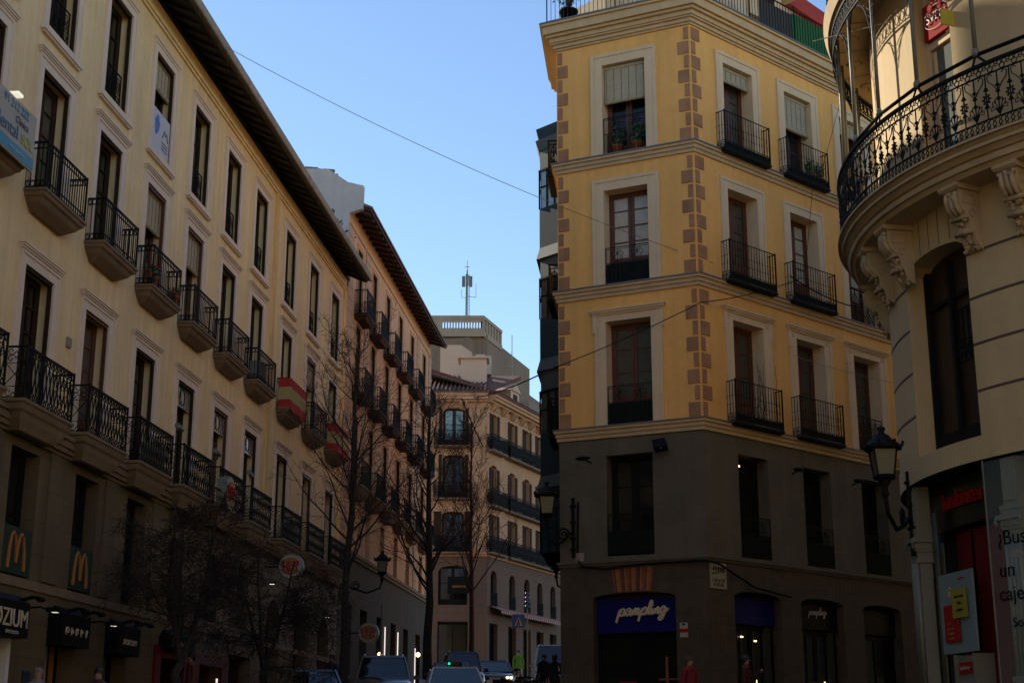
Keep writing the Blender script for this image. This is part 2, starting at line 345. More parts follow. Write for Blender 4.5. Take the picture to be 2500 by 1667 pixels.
# ---------------------------------------------------------------- windows
def window(w,h,depth,fr='darkwood',gl='glass',rows=3,kick=.0,sur=None,surm='creamtrim',guide=None,strans=0,blind=None,outer=.3,shut=None,arch=0,leaf=.09):
    f=MB(); hw=w/2; y0,y1=depth-.06,depth; ft=.05
    top=h
    f.box(-hw,-hw+ft,y0,y1+.03,0,top); f.box(hw-ft,hw,y0,y1+.03,0,top); f.box(-hw+ft,hw-ft,y0,y1+.03,top-ft,top); f.box(-hw+ft,hw-ft,y0,y1+.03,0,.05)
    zt=top-ft
    if strans: f.box(-hw+ft,hw-ft,y0-.01,y1,zt-strans-.05,zt-strans); zt-=strans+.05
    for a,b in((-hw+ft,-.005),(.005,hw-ft)):
        f.box(a,a+leaf,y0+.01,y1,.05,zt); f.box(b-leaf,b,y0+.01,y1,.05,zt); f.box(a+leaf,b-leaf,y0+.01,y1,zt-.08,zt); f.box(a+leaf,b-leaf,y0+.01,y1,.05,.05+max(.1,kick))
        for i in range(1,rows):
            z=.05+kick+(zt-.05-kick)*i/rows; f.box(a+leaf,b-leaf,y0+.02,y1,z-.014,z+.014)
    if guide:
        f.box(-hw+.003,-hw+.05,.005,.08,0,top-.003); f.box(hw-.05,hw-.003,.005,.08,0,top-.003); f.box(-hw+.05,hw-.05,.005,.08,top-.06,top-.003)
    g=MB(); g.box(-hw+ft,hw-ft,y1-.015,y1+.005,.05,top-ft)
    kids=[('pane',g.mesh('pane',M[gl]))]
    if sur:
        s=MB(); sw=outer
        if sur in('cap','flat','box'):
            for sx in(-1,1):
                a,b=sx*hw,sx*(hw+sw*.72); s.box(a,b,-.035,.01,0,h); s.box(b,sx*(hw+sw),-.055,.01,0,h)
            s.box(-hw-sw*.72,hw+sw*.72,-.035,.01,h,h+sw*.72); s.box(-hw-sw,-hw-sw*.72,-.055,.01,h,h+sw*.72); s.box(hw+sw*.72,hw+sw,-.055,.01,h,h+sw*.72)
            s.box(-hw-sw,hw+sw,-.055,.01,h+sw*.72,h+sw)
            if sur=='cap':
                s.box(-hw-sw-.03,hw+sw+.03,-.075,.01,h+sw,h+sw+.04); s.box(-hw-sw-.05,hw+sw+.05,-.10,.01,h+sw+.04,h+sw+.08); s.box(-hw-sw-.07,hw+sw+.07,-.12,.01,h+sw+.08,h+sw+.11)
            if sur=='box':
                s.box(-hw-sw-.02,hw+sw+.02,-.06,.01,-.12,0); s.box(-hw-sw-.05,hw+sw+.05,-.10,.01,-.18,-.12); s.box(-hw-sw,hw+sw,-.07,.01,-.22,-.18)
                s.box(-hw-sw-.02,hw+sw+.02,-.08,.01,h+sw,h+sw+.035)
        elif sur=='ears':
            for sx in(-1,1):
                a,b=sx*hw,sx*(hw+sw*.75); s.box(a,b,-.035,.01,0,h); s.box(b,sx*(hw+sw),-.05,.01,0,h-.28)
                s.box(b,sx*(hw+sw+.05),-.055,.01,h-.28,h+sw*.6); s.lathe([(.045,0),(.03,.012),(.045,.02)],(0,0,0),8) if 0 else None
                c=sx*(hw+sw*.5); s.box(c-.05,c+.05,-.05,-.035,h+.03,h+.13); s.box(c-.025,c+.025,-.06,-.05,h+.055,h+.105)
            s.box(-hw-sw*.75,hw+sw*.75,-.035,.01,h,h+sw*.6)
            s.box(-hw-sw-.05,hw+sw+.05,-.07,.01,h+sw*.6,h+sw*.6+.05); s.box(-hw-sw-.08,hw+sw+.08,-.11,.01,h+sw*.6+.05,h+sw*.6+.10); s.box(-hw-sw-.11,hw+sw+.11,-.14,.01,h+sw*.6+.10,h+sw+.02)
        kids.append(('surround',s.mesh('surround',M[surm])))
    if blind:
        b=MB(); bl=blind; y=min(depth-.12,.12)
        b.box(-hw+.03,hw-.03,y,y+.015,h-bl,h-.10); b.tube([(-hw+.03,y,h-bl),(hw-.03,y,h-bl)],.05,8)
        for i in range(6):
            x=-hw+.08+i*(w-.16)/5; b.box(x-.004,x+.004,y-.006,y,h-bl-.02,h-.10,1); b.box(x-.004,x+.004,y-.053,y-.05,h-bl-.03,h-bl+.03,1)
        b.box(-hw+.02,hw-.02,y-.02,y+.05,h-.10,h-.02)
        kids.append(('roller_blind',b.mesh('roller_blind',[M['cane'],M['blackwood']])))
    if shut:
        s=MB()
        for sx in(-1,1):
            a=sx*(hw+.02); b=sx*(hw+shut); s.box(a,b,-.05,-.012,0,h)
            for k in range(int(h/.09)): s.box(a+sx*.05,b-sx*.05,-.06,-.05,.05+k*.09,.10+k*.09)
        kids.append(('shutter',s.mesh('shutter',M[fr])))
    return ('window',f.mesh('window',M[fr]),kids)

def wall(mb,x0,x1,z0,z1,ops,m=0,depth=.42,y=0,mrev=None):
    mrev=m if mrev is None else mrev
    xs=sorted({x0,x1}|{o[0] for o in ops}|{o[1] for o in ops}); zs=sorted({z0,z1}|{o[2] for o in ops}|{o[3] for o in ops})
    xs=[x for x in xs if x0<=x<=x1]; zs=[z for z in zs if z0<=z<=z1]
    for i in range(len(xs)-1):
        run=None
        for j in range(len(zs)-1):
            cx,cz=(xs[i]+xs[i+1])/2,(zs[j]+zs[j+1])/2
            if any(o[0]<cx<o[1] and o[2]<cz<o[3] for o in ops): continue
            mb.add([(xs[i],y,zs[j]),(xs[i+1],y,zs[j]),(xs[i+1],y,zs[j+1]),(xs[i],y,zs[j+1])],[(0,1,2,3)],m)
    for o in ops:
        a,b,c,d=o[:4]; e=y+depth+.06
        mb.add([(a,y,c),(a,e,c),(a,e,d),(a,y,d)],[(0,1,2,3)],mrev); mb.add([(b,y,c),(b,e,c),(b,e,d),(b,y,d)],[(3,2,1,0)],mrev)
        mb.add([(a,y,d),(a,e,d),(b,e,d),(b,y,d)],[(0,1,2,3)],mrev); mb.add([(a,y,c),(a,e,c),(b,e,c),(b,y,c)],[(3,2,1,0)],mrev)
        mb.add([(a,e,c),(b,e,c),(b,e,d),(a,e,d)],[(0,1,2,3)],mrev)
        if len(o)>4 and o[4]:
            rise=o[4]; n=10
            for i in range(n):
                t0,t1=i/n,(i+1)/n; f=lambda t: d-rise+rise*math.sqrt(max(0,1-(2*t-1)**2))
                xa,xb=a+(b-a)*t0,a+(b-a)*t1
                mb.add([(xa,y,f(t0)),(xb,y,f(t1)),(xb,y,d),(xa,y,d),(xa,e,f(t0)),(xb,e,f(t1))],[(0,1,2,3),(0,4,5,1)],m)
exec_parts=[]

def gz(y): return .0525*y if y<50 else 2.625+.0625*(y-50)

# ================================================================ GROUND
g=MB(); xs=[-160,-60,-30,-15,0,15,30,60,160]; ys=[-60,-30,-10,0,10,20,30,40,50,60,70,80,90,110,150,260]
for j,y in enumerate(ys):
    for x in xs: g.v.append((x,y,gz(max(-30,min(y,100)))-.02))
for j in range(len(ys)-1):
    for i in range(len(xs)-1):
        a=j*len(xs)+i; g.f.append((a,a+1,a+len(xs)+1,a+len(xs))); g.m.append(0); g.sm.append(False)
tag(obj('ground',g.mesh('ground',M['paving'])),kind='structure')
def strip(name,xa,xb,y0,y1,m,up,kerb=0):
    mb=MB(); n=int((y1-y0)/5)
    for i in range(n+1):
        y=y0+(y1-y0)*i/n; z=gz(y)
        mb.v+=[(xa(y),y,z+up-kerb),(xa(y),y,z+up),(xb(y),y,z+up),(xb(y),y,z+up-kerb)]
    for i in range(n):
        a=4*i
        for k in ((0,1),(1,2),(2,3)) if kerb else ((1,2),): mb.f.append((a+k[0],a+k[1],a+4+k[1],a+4+k[0])); mb.m.append(0); mb.sm.append(False)
    tag(obj(name,mb.mesh(name,M[m])),kind='structure')
fx=lambda y:-11.44+.0996*(y-1.14)       # left facade line
strip('road',lambda y:fx(y)+2.9,lambda y:fx(y)+9.2,-20,82,'asphalt',.006)
strip('pavement',lambda y:fx(y)-.2,lambda y:fx(y)+2.75,-20,82,'paving',.12,.14)
strip('kerb',lambda y:fx(y)+2.75,lambda y:fx(y)+2.9,-20,82,'kerb',.124,.14)
strip('pavement',lambda y:fx(y)+9.35,lambda y:fx(y)+12.4,36,82,'paving',.12,.14)
strip('kerb',lambda y:fx(y)+9.2,lambda y:fx(y)+9.35,36,82,'kerb',.124,.14)

# ================================================================ LEFT CREAM BUILDING
AZ=5.688; FL=frame(-11.443,1.140,AZ)     # x = metres along the street
def fl(u,o=0,z=0): return FL@Vector((u,-o,z))
B1=Bld('apartment_building',-11.443,1.140,0,'long cream plaster building on the left with stone ground floor and dark timber eaves')
c1=[22.19,25.14,28.07,31.03,34.0,36.95,39.87,43.42,46.72,50.05]
W=1.30
ops=[]; rowz={4:(14.97,17.40),3:(11.49,14.09),2:(7.47,10.13)}
for c in [10.3,13.3,16.3,19.24]+c1:
    for k,(a,b) in rowz.items(): ops.append((c-W/2,c+W/2,a,b))
w=MB(); wall(w,6,51.9,7.0,18.85,ops,0,.30)
w.box(6,51.9,-.05,-.001,18.06,18.14); w.box(6,51.9,-.09,-.001,18.14,18.22)
B1.part('wall',w.mesh('wall',M['cream']),FL)
for a_,b_ in((41.38,41.72),(51.4,51.88)):
    w=MB(); w.box(a_,b_,-.05,-.002,7.5,18.05); B1.part('pilaster',w.mesh('pilaster',mat('yellowed_plaster',(.72,.46,.17),.9,var=.12,vs=1,streak=.2)),FL)
r=MB(); r.add([(6,12,0),(6,0.001,0),(6,0.001,18.8),(6,12,18.8)],[(0,1,2,3)]); r.add([(51.9,12,0),(51.9,.001,0),(51.9,.001,18.8),(51.9,12,18.8)],[(3,2,1,0)]); r.add([(6,12,0),(51.9,12,0),(51.9,12,18.8),(6,12,18.8)],[(0,1,2,3)])
B1.part('side_wall',r.mesh('side_wall',M['cream']),FL)
# stone base
so=[]; 
for c in [19.24,22.19,25.30,28.30,31.2]: so.append((c-.62,c+.62,4.48,6.78))
for c in [34.1,37.0,39.9]: so.append((c-.5,c+.5,4.6,6.3))
shops=[(18.2,20.4,-1,3.95),(22.9,25.35,-1,3.95),(26.9,28.25,-1,3.95),(29.85,31.15,-1,3.95),(33.0,35.3,-1,3.5),(36.0,38.2,-1,3.5),(38.9,41.0,-1,3.9)]
arch=[(42.5,44.1,-1,5.75,.75),(45.9,47.5,-1,5.75,.75),(49.2,50.8,-1,5.75,.75)]
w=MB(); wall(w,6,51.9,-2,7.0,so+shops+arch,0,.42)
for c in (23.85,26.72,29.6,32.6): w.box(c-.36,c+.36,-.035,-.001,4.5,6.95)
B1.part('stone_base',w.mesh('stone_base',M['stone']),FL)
l=MB()
for z0,z1,p in ((6.95,7.02,.06),(7.02,7.12,.12),(7.12,7.26,.16),(7.26,7.34,.20)): l.box(6,51.9,-p,.0,z0,z1)
l.box(6,51.9,-.03,-.0005,4.30,4.46)
B1.part('ledge',l.mesh('ledge',M['ledge']),FL)
# eave
e=MB(); e.loft([[(x,0,18.86),(x,-.80,18.46),(x,-.80,18.54),(x,0,18.95)] for x in (5.5,51.9)])
n=0; x=5.8
while x<52.1:
    e.loft([[(x+d,0.0,18.76),(x+d,-.50,18.53),(x+d,-.74,18.42),(x+d,-.74,18.50),(x+d,0,18.87)] for d in (-.09,.09)]); x+=.62
e.box(5.5,52.2,-.06,-.001,18.62,18.80)
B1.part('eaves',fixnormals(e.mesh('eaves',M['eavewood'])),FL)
e=MB(); e.box(5.5,51.9,-.95,-.89,18.52,18.78); e.tube([(5.5,-.95,18.52),(51.9,-.95,18.52)],.04,6); B1.part('gutter',e.mesh('gutter',M['gutter']),FL)
e=MB(); e.loft([[(x,-.79,18.52),(x,-.88,18.54),(x,-.88,18.64),(x,0,19.06),(x,3.2,20.3),(x,3.2,20.1),(x,0,18.97)] for x in (5.5,51.9)])
rr=random.Random(2); x=5.6
while x<51.8: e.tube([(x,-.90+rr.uniform(-.02,.02),18.60+rr.uniform(-.01,.01)),(x,-.5,18.81),(x,0,19.07)],.075,6); x+=.24
e.box(5.5,52.2,3.1,12.4,20.2,20.38); 
B1.part('roof',fixnormals(e.mesh('roof',M['gutter'])),FL)
ch=MB(); ch.box(37.4,38.3,.9,1.7,19.0,21.3); ch.box(37.3,38.4,.8,1.8,21.3,21.42)
B1.part('chimney',ch.mesh('chimney',M['eavewood']),FL)
ch=MB(); ch.box(18,30.55,.7,5,19.0,21.65); B1.part('attic',ch.mesh('attic',M['cream']),FL)  # unseen block added on the roof to keep sun off part of the bow
rl=MB(); rl.tube([(42.0,-.2,18.95),(42.05,-.1,19.75),(45.0,-.1,19.75),(45.2,-.2,18.95)],.03,5)
B1.part('roof_rail',rl.mesh('roof_rail',M['iron']),FL)
prof=[(1.0,.44,0),(1.0,.44,-.04),(.97,.41,-.06),(.95,.39,-.12),(.90,.34,-.15),(.84,.30,-.22),(.80,.27,-.25),(.66,.10,-.36)]
prof2=[(1.12,.46,0),(1.12,.46,-.05),(1.08,.43,-.08),(1.06,.40,-.17),(1.0,.36,-.22),(.95,.33,-.32),(.78,.25,-.50),(.70,.20,-.52)]
T3=balcony(1.0,.44,.92,'ring',prof,'slabstone'); T2=balcony(1.12,.46,.95,'lattice',prof2,'ledge','endscroll')
Wd3=window(W,2.60,.30,'darkwood','glass',4,.5,'cap','creamtrim',guide=1,outer=.24)
Wd2=window(W,2.66,.30,'darkwood','glass',4,.5,'cap','creamtrim',guide=1,outer=.24)
Wd2s=window(W,2.66,.30,'darkwood','glass',3,.4,'cap','creamtrim',guide=1,outer=.24)
Wd4=window(W,2.43,.30,'darkwood','glass',3,.4,'box','creamtrim',guide=1,outer=.24)
Wd4b=window(W,2.43,.30,'darkwood','glass',3,.4,'box','creamtrim',guide=1,outer=.24,blind=.75)
Wd1=window(1.24,2.30,.34,'blackwood','glass',2,0)
Wd1b=window(1.0,1.7,.34,'blackwood','glass',2,0)
J4=juliet(W*.62,.95,'cross',.1)
J4=juliet(W,.92,'cross',.14)
Wd3c=window(W,2.60,.30,'darkwood','curtaindark',4,.5,'cap','creamtrim',guide=1,outer=.24); Wd3d=window(W,2.60,.30,'redwood','glass',3,.7,'cap','creamtrim',guide=1,outer=.24,blind=.9)
Wd2c=window(W,2.66,.30,'redwood','curtaindark',4,.5,'cap','creamtrim',guide=1,outer=.24)
AC=MB(); AC.box(-.40,.40,-.36,-.08,.05,.62); AC.lathe([(.22,0),(.22,.01)],(-.08,-.2,.62),12)
for k in range(9): AC.box(-.36,.20,-.37,-.36,.10+k*.055,.125+k*.055)
ACm=AC.mesh('air_conditioner',M['bluegrey'])
for i,c in enumerate([16.3,19.24]+c1):
    B1.tmpl((Wd3,Wd3c,Wd3d)[(i*5+i//3)%3],FL,c,11.49); B1.tmpl(Wd2c if i%3==1 else Wd2 ,FL,c,7.47)
    if i in(5,9): B1.part('air_conditioner',ACm,FL@Matrix.Translation((c+.35,0,7.47)))
    if i==8: B1.part('air_conditioner',ACm,FL@Matrix.Translation((c-.3,0,11.49)))
    B1.tmpl(Wd4b if abs(c-31.03)<.1 else Wd4,FL,c,14.97)
    B1.tmpl(T3,FL,c,11.49); B1.tmpl(T2,FL,c,7.47)
    if abs(c-31.03)>.1: B1.tmpl(J4,FL,c,14.97)
for a,b,z0,z1 in so: B1.tmpl(Wd1 if b-a>1.1 else Wd1b,FL,(a+b)/2,z0)
# fan-lights of stained glass above three first-floor doors
sg=MB(); rr=random.Random(5)
sg.box(-.60,.60,.06,.075,0,.52); 
for i in range(7):
    x=-.52+i*.17; sg.tube([(x,.05,.02),(x+rr.uniform(-.08,.08),.05,.26),(x+rr.uniform(-.06,.06),.05,.50)],.008,4,1)
ring(sg,lambda a,b:(a,.05,b),0,.26,.2,.2,.01,12); sg.m[-60:]=[1]*60
SG=sg.mesh('fanlight',[M['curtain'],M['iron']])
for c in (34.0,36.95,39.87): B1.part('fanlight',SG,FL@Matrix.Translation((c,.03,9.56)))
# shopfront infill
def shopfit(B,F,a,b,z1,dep=.5,fr='black',extra=None,gl='glass',z0=-1,name='shopfront'):
    f=MB(); f.box(a,a+.07,dep-.08,dep,z0,z1); f.box(b-.07,b,dep-.08,dep,z0,z1); f.box(a+.07,b-.07,dep-.08,dep,z1-.1,z1)
    mid=(a+b)/2; f.box(mid-.03,mid+.03,dep-.07,dep-.01,z0,z1-.1)
    p=B.part(name,f.mesh(name,M[fr]),F); g=MB(); g.box(a+.07,b-.07,dep-.04,dep-.02,z0,z1-.1); obj('pane',g.mesh('pane',M[gl]),None,p); return p
for s_ in shops[:4]: shopfit(B1,FL,s_[0],s_[1],3.4,.40)
for s_ in shops[4:]: shopfit(B1,FL,s_[0],s_[1],s_[3],.4,'shopred')
for s_ in arch: shopfit(B1,FL,s_[0],s_[1],5.7,.40)
d=MB(); d.box(25.20,25.34,-.02,.41,0,3.38); B1.part('door_jamb',d.mesh('door_jamb',M['white']),FL)
d=MB()
for k in range(3): d.add([(26.98,.30,1.2+k*.85),(27.55,.30,1.55+k*.85),(27.55,.30,1.95+k*.85),(26.98,.30,1.6+k*.85)],[(0,1,2,3)])
d.box(27.58,27.61,.26,.30,0,3.4,1); d.box(27.8,27.95,.26,.30,0,3.4,2)
B1.part('window_graphic',d.mesh('window_graphic',[M['signred'],M['offwhite'],M['mdgold']]),FL)
d=MB(); d.box(29.95,30.75,.28,.30,.6,3.35); B1.part('shop_poster',d.mesh('shop_poster',mat('poster_dark_green',(.05,.09,.05),.5,var=.8,vs=3)),FL)
d=MB()
for a,b in((32.9,33.3),(35.0,35.6),(35.8,36.2),(38.1,38.6)): d.box(a,b,-.06,-.001,0,3.5)
d.box(32.9,38.6,-.06,-.001,3.5,3.75)
B1.part('red_shopfront_panel',d.mesh('red_shopfront_panel',M['shopred']),FL)
d=MB(); d.box(37.62,37.66,-.10,-.06,.8,3.2); B1.part('led_strip',d.mesh('led_strip',M['neon']),FL)

def shop_sign(name,a,b,z0,z1,label,texts,pm='black',depth=.3,spots=True):
    t=empty(name,fl(a,0,z0),label,'sign','black box signs over the shops' if pm=='black' else None)
    inv=t.matrix_basis.inverted() if False else Matrix.Translation(-Vector(t.location))
    p=MB(); p.box(a,b,-depth,-.005,z0,z1); p.loft([[(a,-depth,z1),(a,-depth-.0,z1+.02),(a,-.1,z1+.16),(a,-.01,z1)],[(b,-depth,z1),(b,-depth,z1+.02),(b,-.1,z1+.16),(b,-.01,z1)]])
    obj('panel',fixnormals(p.mesh('panel',M[pm])),inv@FL,t)
    for s,x,z,size,mm,shear in texts:
        me=text_mesh(s,size,M[mm],.008,shear); obj('lettering',me,inv@FL@Matrix.Translation((x,-depth-.01,z)),t)
    if spots:
        q=MB()
        for x in (a+.3,b-.25): q.tube([(x,-depth*.5,z1+.05),(x,-depth-.15,z1+.12),(x,-depth-.28,z1+.10)],.035,5); q.lathe([(.05,-.03),(.09,.0),(.06,.05)],(x,-depth-.3,z1+.06),8)
        obj('spotlight',q.mesh('spotlight',M['black']),inv@FL,t)
    return t,inv
t,inv=shop_sign('shop_sign',22.9,25.38,3.38,3.97,'black box sign with white letters reading ØZIUM at the bottom left corner',[('ØZIUM',24.62,3.68,.44,'letter',0),('BARCELONA',24.7,3.45,.09,'offwhite',0)])
q=MB(); q.lathe([(.13,0),(.13,.02)],(0,0,0),14); me=q.mesh('logo_disc',mat('bright_blue',(.02,.16,.5),.4)); me.transform(Matrix.Rotation(PI/2,4,'X')); obj('logo_disc',me,inv@FL@Matrix.Translation((23.75,-.31,3.78)),t)
shop_sign('shop_sign',26.90,28.27,3.38,3.95,'black box sign with a row of five small white icons',[('(O',27.12,3.66,.16,'letter',0),('(o',27.36,3.66,.16,'letter',0),('(Y',27.60,3.66,.16,'letter',0),('(+',27.84,3.66,.16,'letter',0),('(?',28.08,3.66,.16,'letter',0)])
shop_sign('shop_sign',29.85,31.15,3.38,3.95,'black box sign with small slanted white letters reading Sportium',[('SPORTIUM',30.5,3.64,.17,'letter',.35)])
shop_sign('shop_sign',33.2,35.0,3.70,3.98,'narrow dark sign above the red shopfront behind the bushy tree',[('tienda',34.1,3.84,.2,'offwhite',0)],spots=False)
def walllight(F,x,z,label,group='spotlights along the stone wall'):
    t=empty('spotlight',F@Vector((x,0,z)),label,'lamp',group); inv=Matrix.Translation(-Vector(t.location))
    q=MB(); q.tube([(x-.5,-.05,z),(x-.5,-.35,z+.02),(x+.1,-.38,z-.02)],.02,5); obj('arm',q.mesh('arm',M['black']),inv@F,t)
    q=MB(); q.box(x-.1,x+.25,-.5,-.28,z-.03,z+.05); obj('lamp_head',q.mesh('lamp_head',M['black']),inv@F,t)
    q=MB(); q.box(x-.02,x+.1,-.45,-.36,z-.04,z-.031); obj('diffuser',q.mesh('diffuser',M['lampw']),inv@F,t)
walllight(FL,26.2,3.95,'small black spotlight on the stone wall between the first and second box signs')
walllight(FL,29.2,3.93,'small black spotlight on the stone wall between the second and third box signs')
# green banners with the golden M
def mcbanner(c,label):
    t=empty('banner',fl(c,0,4.5),label,'banner','green banners in the lower windows'); inv=Matrix.Translation(-Vector(t.location))
    q=MB(); q.box(c-.60,c+.60,.02,.05,4.52,5.36); obj('cloth',q.mesh('cloth',M['mdgreen']),inv@FL,t)
    q=MB(); F=lambda a,b:(c-.02+a,.01,4.60+b)
    for sx in(-1,1):
        pts=[(sx*.0,.12),(sx*.03,.40),(sx*.10,.60),(sx*.17,.66),(sx*.24,.60),(sx*.31,.36),(sx*.34,.0)]
        q.tube([F(a,b) for a,b in pts],[.035,.035,.032,.028,.032,.036,.04],6)
    obj('lettering',q.mesh('lettering',M['mdgold']),inv@FL,t)
mcbanner(25.30,'green banner with an amber arched M in the leftmost lower window')
mcbanner(28.30,'green banner with an amber arched M in the second lower window from the left')
# intercom plaque
q=MB(); q.box(25.95,26.25,-.03,-.002,2.35,2.85); p=obj('plaque',q.mesh('plaque',mat('dark_teal',(.01,.025,.04),.3)),FL); tag(p,'small dark plaque on the stone wall right of the white door jamb','plaque')
q=MB(); q.box(26.62,26.80,-.05,-.002,9.12,9.32); p=obj('junction_box',q.mesh('junction_box',M['gutter']),FL); tag(p,'small square box on the cream wall between two first-floor doors','box')
# dental sign hanging on the second-floor balcony at the left edge
t=empty('sign_board',fl(22.19,.45,11.3),'white clinic sign board with blue and lime letters hung on the leftmost balcony','sign'); inv=Matrix.Translation(-Vector(t.location))
q=MB(); q.box(21.1,23.28,-.54,-.50,11.42,12.46); obj('board',q.mesh('board',M['offwhite']),inv@FL,t)
q=MB(); q.box(21.1,23.28,-.548,-.541,11.45,11.66); obj('stripe',q.mesh('stripe',mat('turquoise',(.02,.22,.33),.5)),inv@FL,t)
for s,x,z,sz,c in(('91 212 222',22.45,12.32,.22,(.05,.22,.36)),('Clínica',22.70,12.10,.19,(.07,.07,.08)),('dental',22.15,11.86,.36,(.05,.13,.22)),('SOL',22.95,11.84,.28,(.38,.42,.04)),('www.dental.es',22.6,11.55,.10,(.3,.5,.55))):
    obj('lettering',text_mesh(s,sz,mat('letter_colour',c,.5),.004),inv@FL@Matrix.Translation((x,-.553,z)),t)
q=MB(); q.box(22.3,22.5,-.62,-.45,12.50,12.55); obj('lamp_head',q.mesh('lamp_head',M['lampw']),inv@FL,t)
# propped clutter
q=MB(); q.obox((33.8,-.0+.2,16.3),(.07,.02,.25),(0,.015,0),(-.03,0,.5)); 
q2=q.mesh('board',mat('orange_board',(.30,.085,.03),.7)); tag(obj('wooden_board',q2,FL),'orange wooden board leaning in a top-floor window of the cream building','board')
t=empty('banner',fl(31.03,0,15.0),'white banner with a blue emblem and peaks in a top-floor window under a rolled blind','banner'); inv=Matrix.Translation(-Vector(t.location))
q=MB(); q.box(30.40,31.66,.005,.03,15.0,16.05); obj('cloth',q.mesh('cloth',mat('banner_cloth',(.50,.50,.54),.8)),inv@FL,t)
q=MB(); F=lambda a,b:(30.75+a,-.01,15.62+b)
for k in range(7): q.lathe([(.06+.01*(k%3),0),(.05,.012)],(0,0,0),8) if 0 else None
for a,b,rr_ in((0,0,.13),(.08,.1,.09),(-.08,.12,.08),(.02,.22,.09),(-.04,-.12,.07)): q.tube([F(a,b),(30.75+a,.004,15.62+b)],rr_,12)
obj('emblem',q.mesh('emblem',mat('emblem_blue',(.10,.20,.50),.7)),inv@FL,t)
q=MB(); G=lambda a,b:(31.32+a,-.004,15.5+b)
q.tube([G(-.18,0),G(-.05,.22),G(.02,.1),G(.1,.2),G(.2,0)],.014,4)
for z in (-.12,-.2,-.28): q.tube([G(-.2,z),G(.2,z)],.010,4)
obj('lettering',q.mesh('lettering',M['bluegrey']),inv@FL,t)
# flags on two second-floor balconies
def flag(c,label):
    t=empty('flag',fl(c,.4,11.5),label,'flag','flags draped over balcony railings'); inv=Matrix.Translation(-Vector(t.location))
    rr=random.Random(int(c)); ph=rr.uniform(0,6)
    for nm,za,zb,mm in(('red_band',12.12,12.40,'flagred'),('yellow_band',11.72,12.12,'flagyel'),('red_band',11.42,11.72,'flagred')):
        q=MB(); n=36; P=[(c-.97,0)]+[(c-.97+1.94*i/20,.40) for i in range(21)]
        path=[(c-.97,.05),(c-.97,.2),(c-.97,.38)]+[(c-.97+1.94*i/24,.42) for i in range(25)]+[(c+.97,.38),(c+.97,.2),(c+.97,.05)]
        for i,(x,o) in enumerate(path):
            for z in(za,zb):
                dz=.05*math.sin(i*.5+ph)*(12.5-z); q.v.append((x,-o-.03-.025*math.sin(i*1.7+ph+z*2),z+dz*.6))
        for i in range(len(path)-1): q.f.append((2*i,2*i+2,2*i+3,2*i+1)); q.m.append(0); q.sm.append(True)
        obj(nm,q.mesh(nm,M[mm]),inv@FL,t)
flag(43.42,'red and yellow flag wrapped round a balcony, nearer of the two on the left facade')
flag(50.05,'red and yellow flag wrapped round a balcony, farther of the two on the left facade')
# flower pots
def pot(name,P,label,flower=None,n=60,r=.22,h=.35,seed=1,group=None,lm='leaf'):
    t=empty(name,P,label,'plant',group)
    q=MB(); q.lathe([(.10,0),(.14,.2),(.155,.2),(.15,.23)],(0,0,0),10); obj('pot',q.mesh('pot',M['terracotta']),None,t)
    rr=random.Random(seed); q=MB()
    for i in range(n):
        a=rr.uniform(0,6.28); rad=r*rr.random()**.5; z=.2+h*rr.random(); p=Vector((rad*math.cos(a),rad*math.sin(a),z)); d=Vector((rr.uniform(-1,1),rr.uniform(-1,1),rr.uniform(-.4,1))).normalized(); s=d.orthogonal().normalized()*.03
        q.add([p-s,p+s,p+s+d*.07,p-s+d*.07],[(0,1,2,3)])
    for i in range(6):
        a=rr.uniform(0,6.28); q.tube([(0,0,.2),(r*.7*math.cos(a),r*.7*math.sin(a),.2+h*.9)],.006,3)
    obj('foliage',q.mesh('foliage',M[lm]),None,t)
    if flower:
        q=MB()
        for i in range(22):
            a=rr.uniform(0,6.28); rad=r*rr.random()**.5; p=(rad*math.cos(a),rad*math.sin(a),.25+h*rr.random()); q.lathe([(.005,-.02),(.03,0),(.02,.02)],p,6)
        obj('flowers',q.mesh('flowers',M[flower]),None,t)
pot('potted_plant',fl(30.35,.3,11.50),'red-flowered plant at the near end of a second-floor balcony','flagred',50,.2,.3,3)
pot('potted_plant',fl(31.8,.3,11.50),'red-flowered plant at the far end of a second-floor balcony','flagred',30,.15,.2,4)
# spotlight cylinders on first floor balconies
for c,lb in((34.9,'cylindrical spotlight on the balcony rail behind the leaning twigs'),(37.9,'cylindrical spotlight on the balcony rail beside the oval sign'),(31.9,'cylindrical spotlight on the balcony rail left of the oval sign')):
    P=fl(c,.62,8.55); t=empty('spotlight',P,lb,'lamp','spotlights on the first-floor balcony rails')
    q=MB(); q.tube([(0,0,-.13),(0,0,.0)],.015,5); obj('bracket',q.mesh('bracket',M['black']),None,t)
    q=MB(); q.tube([(-.02,-.17,.07),(0.02,.15,.02)],.065,10,smooth=True); obj('lamp_head',q.mesh('lamp_head',M['bluegrey']),None,t)
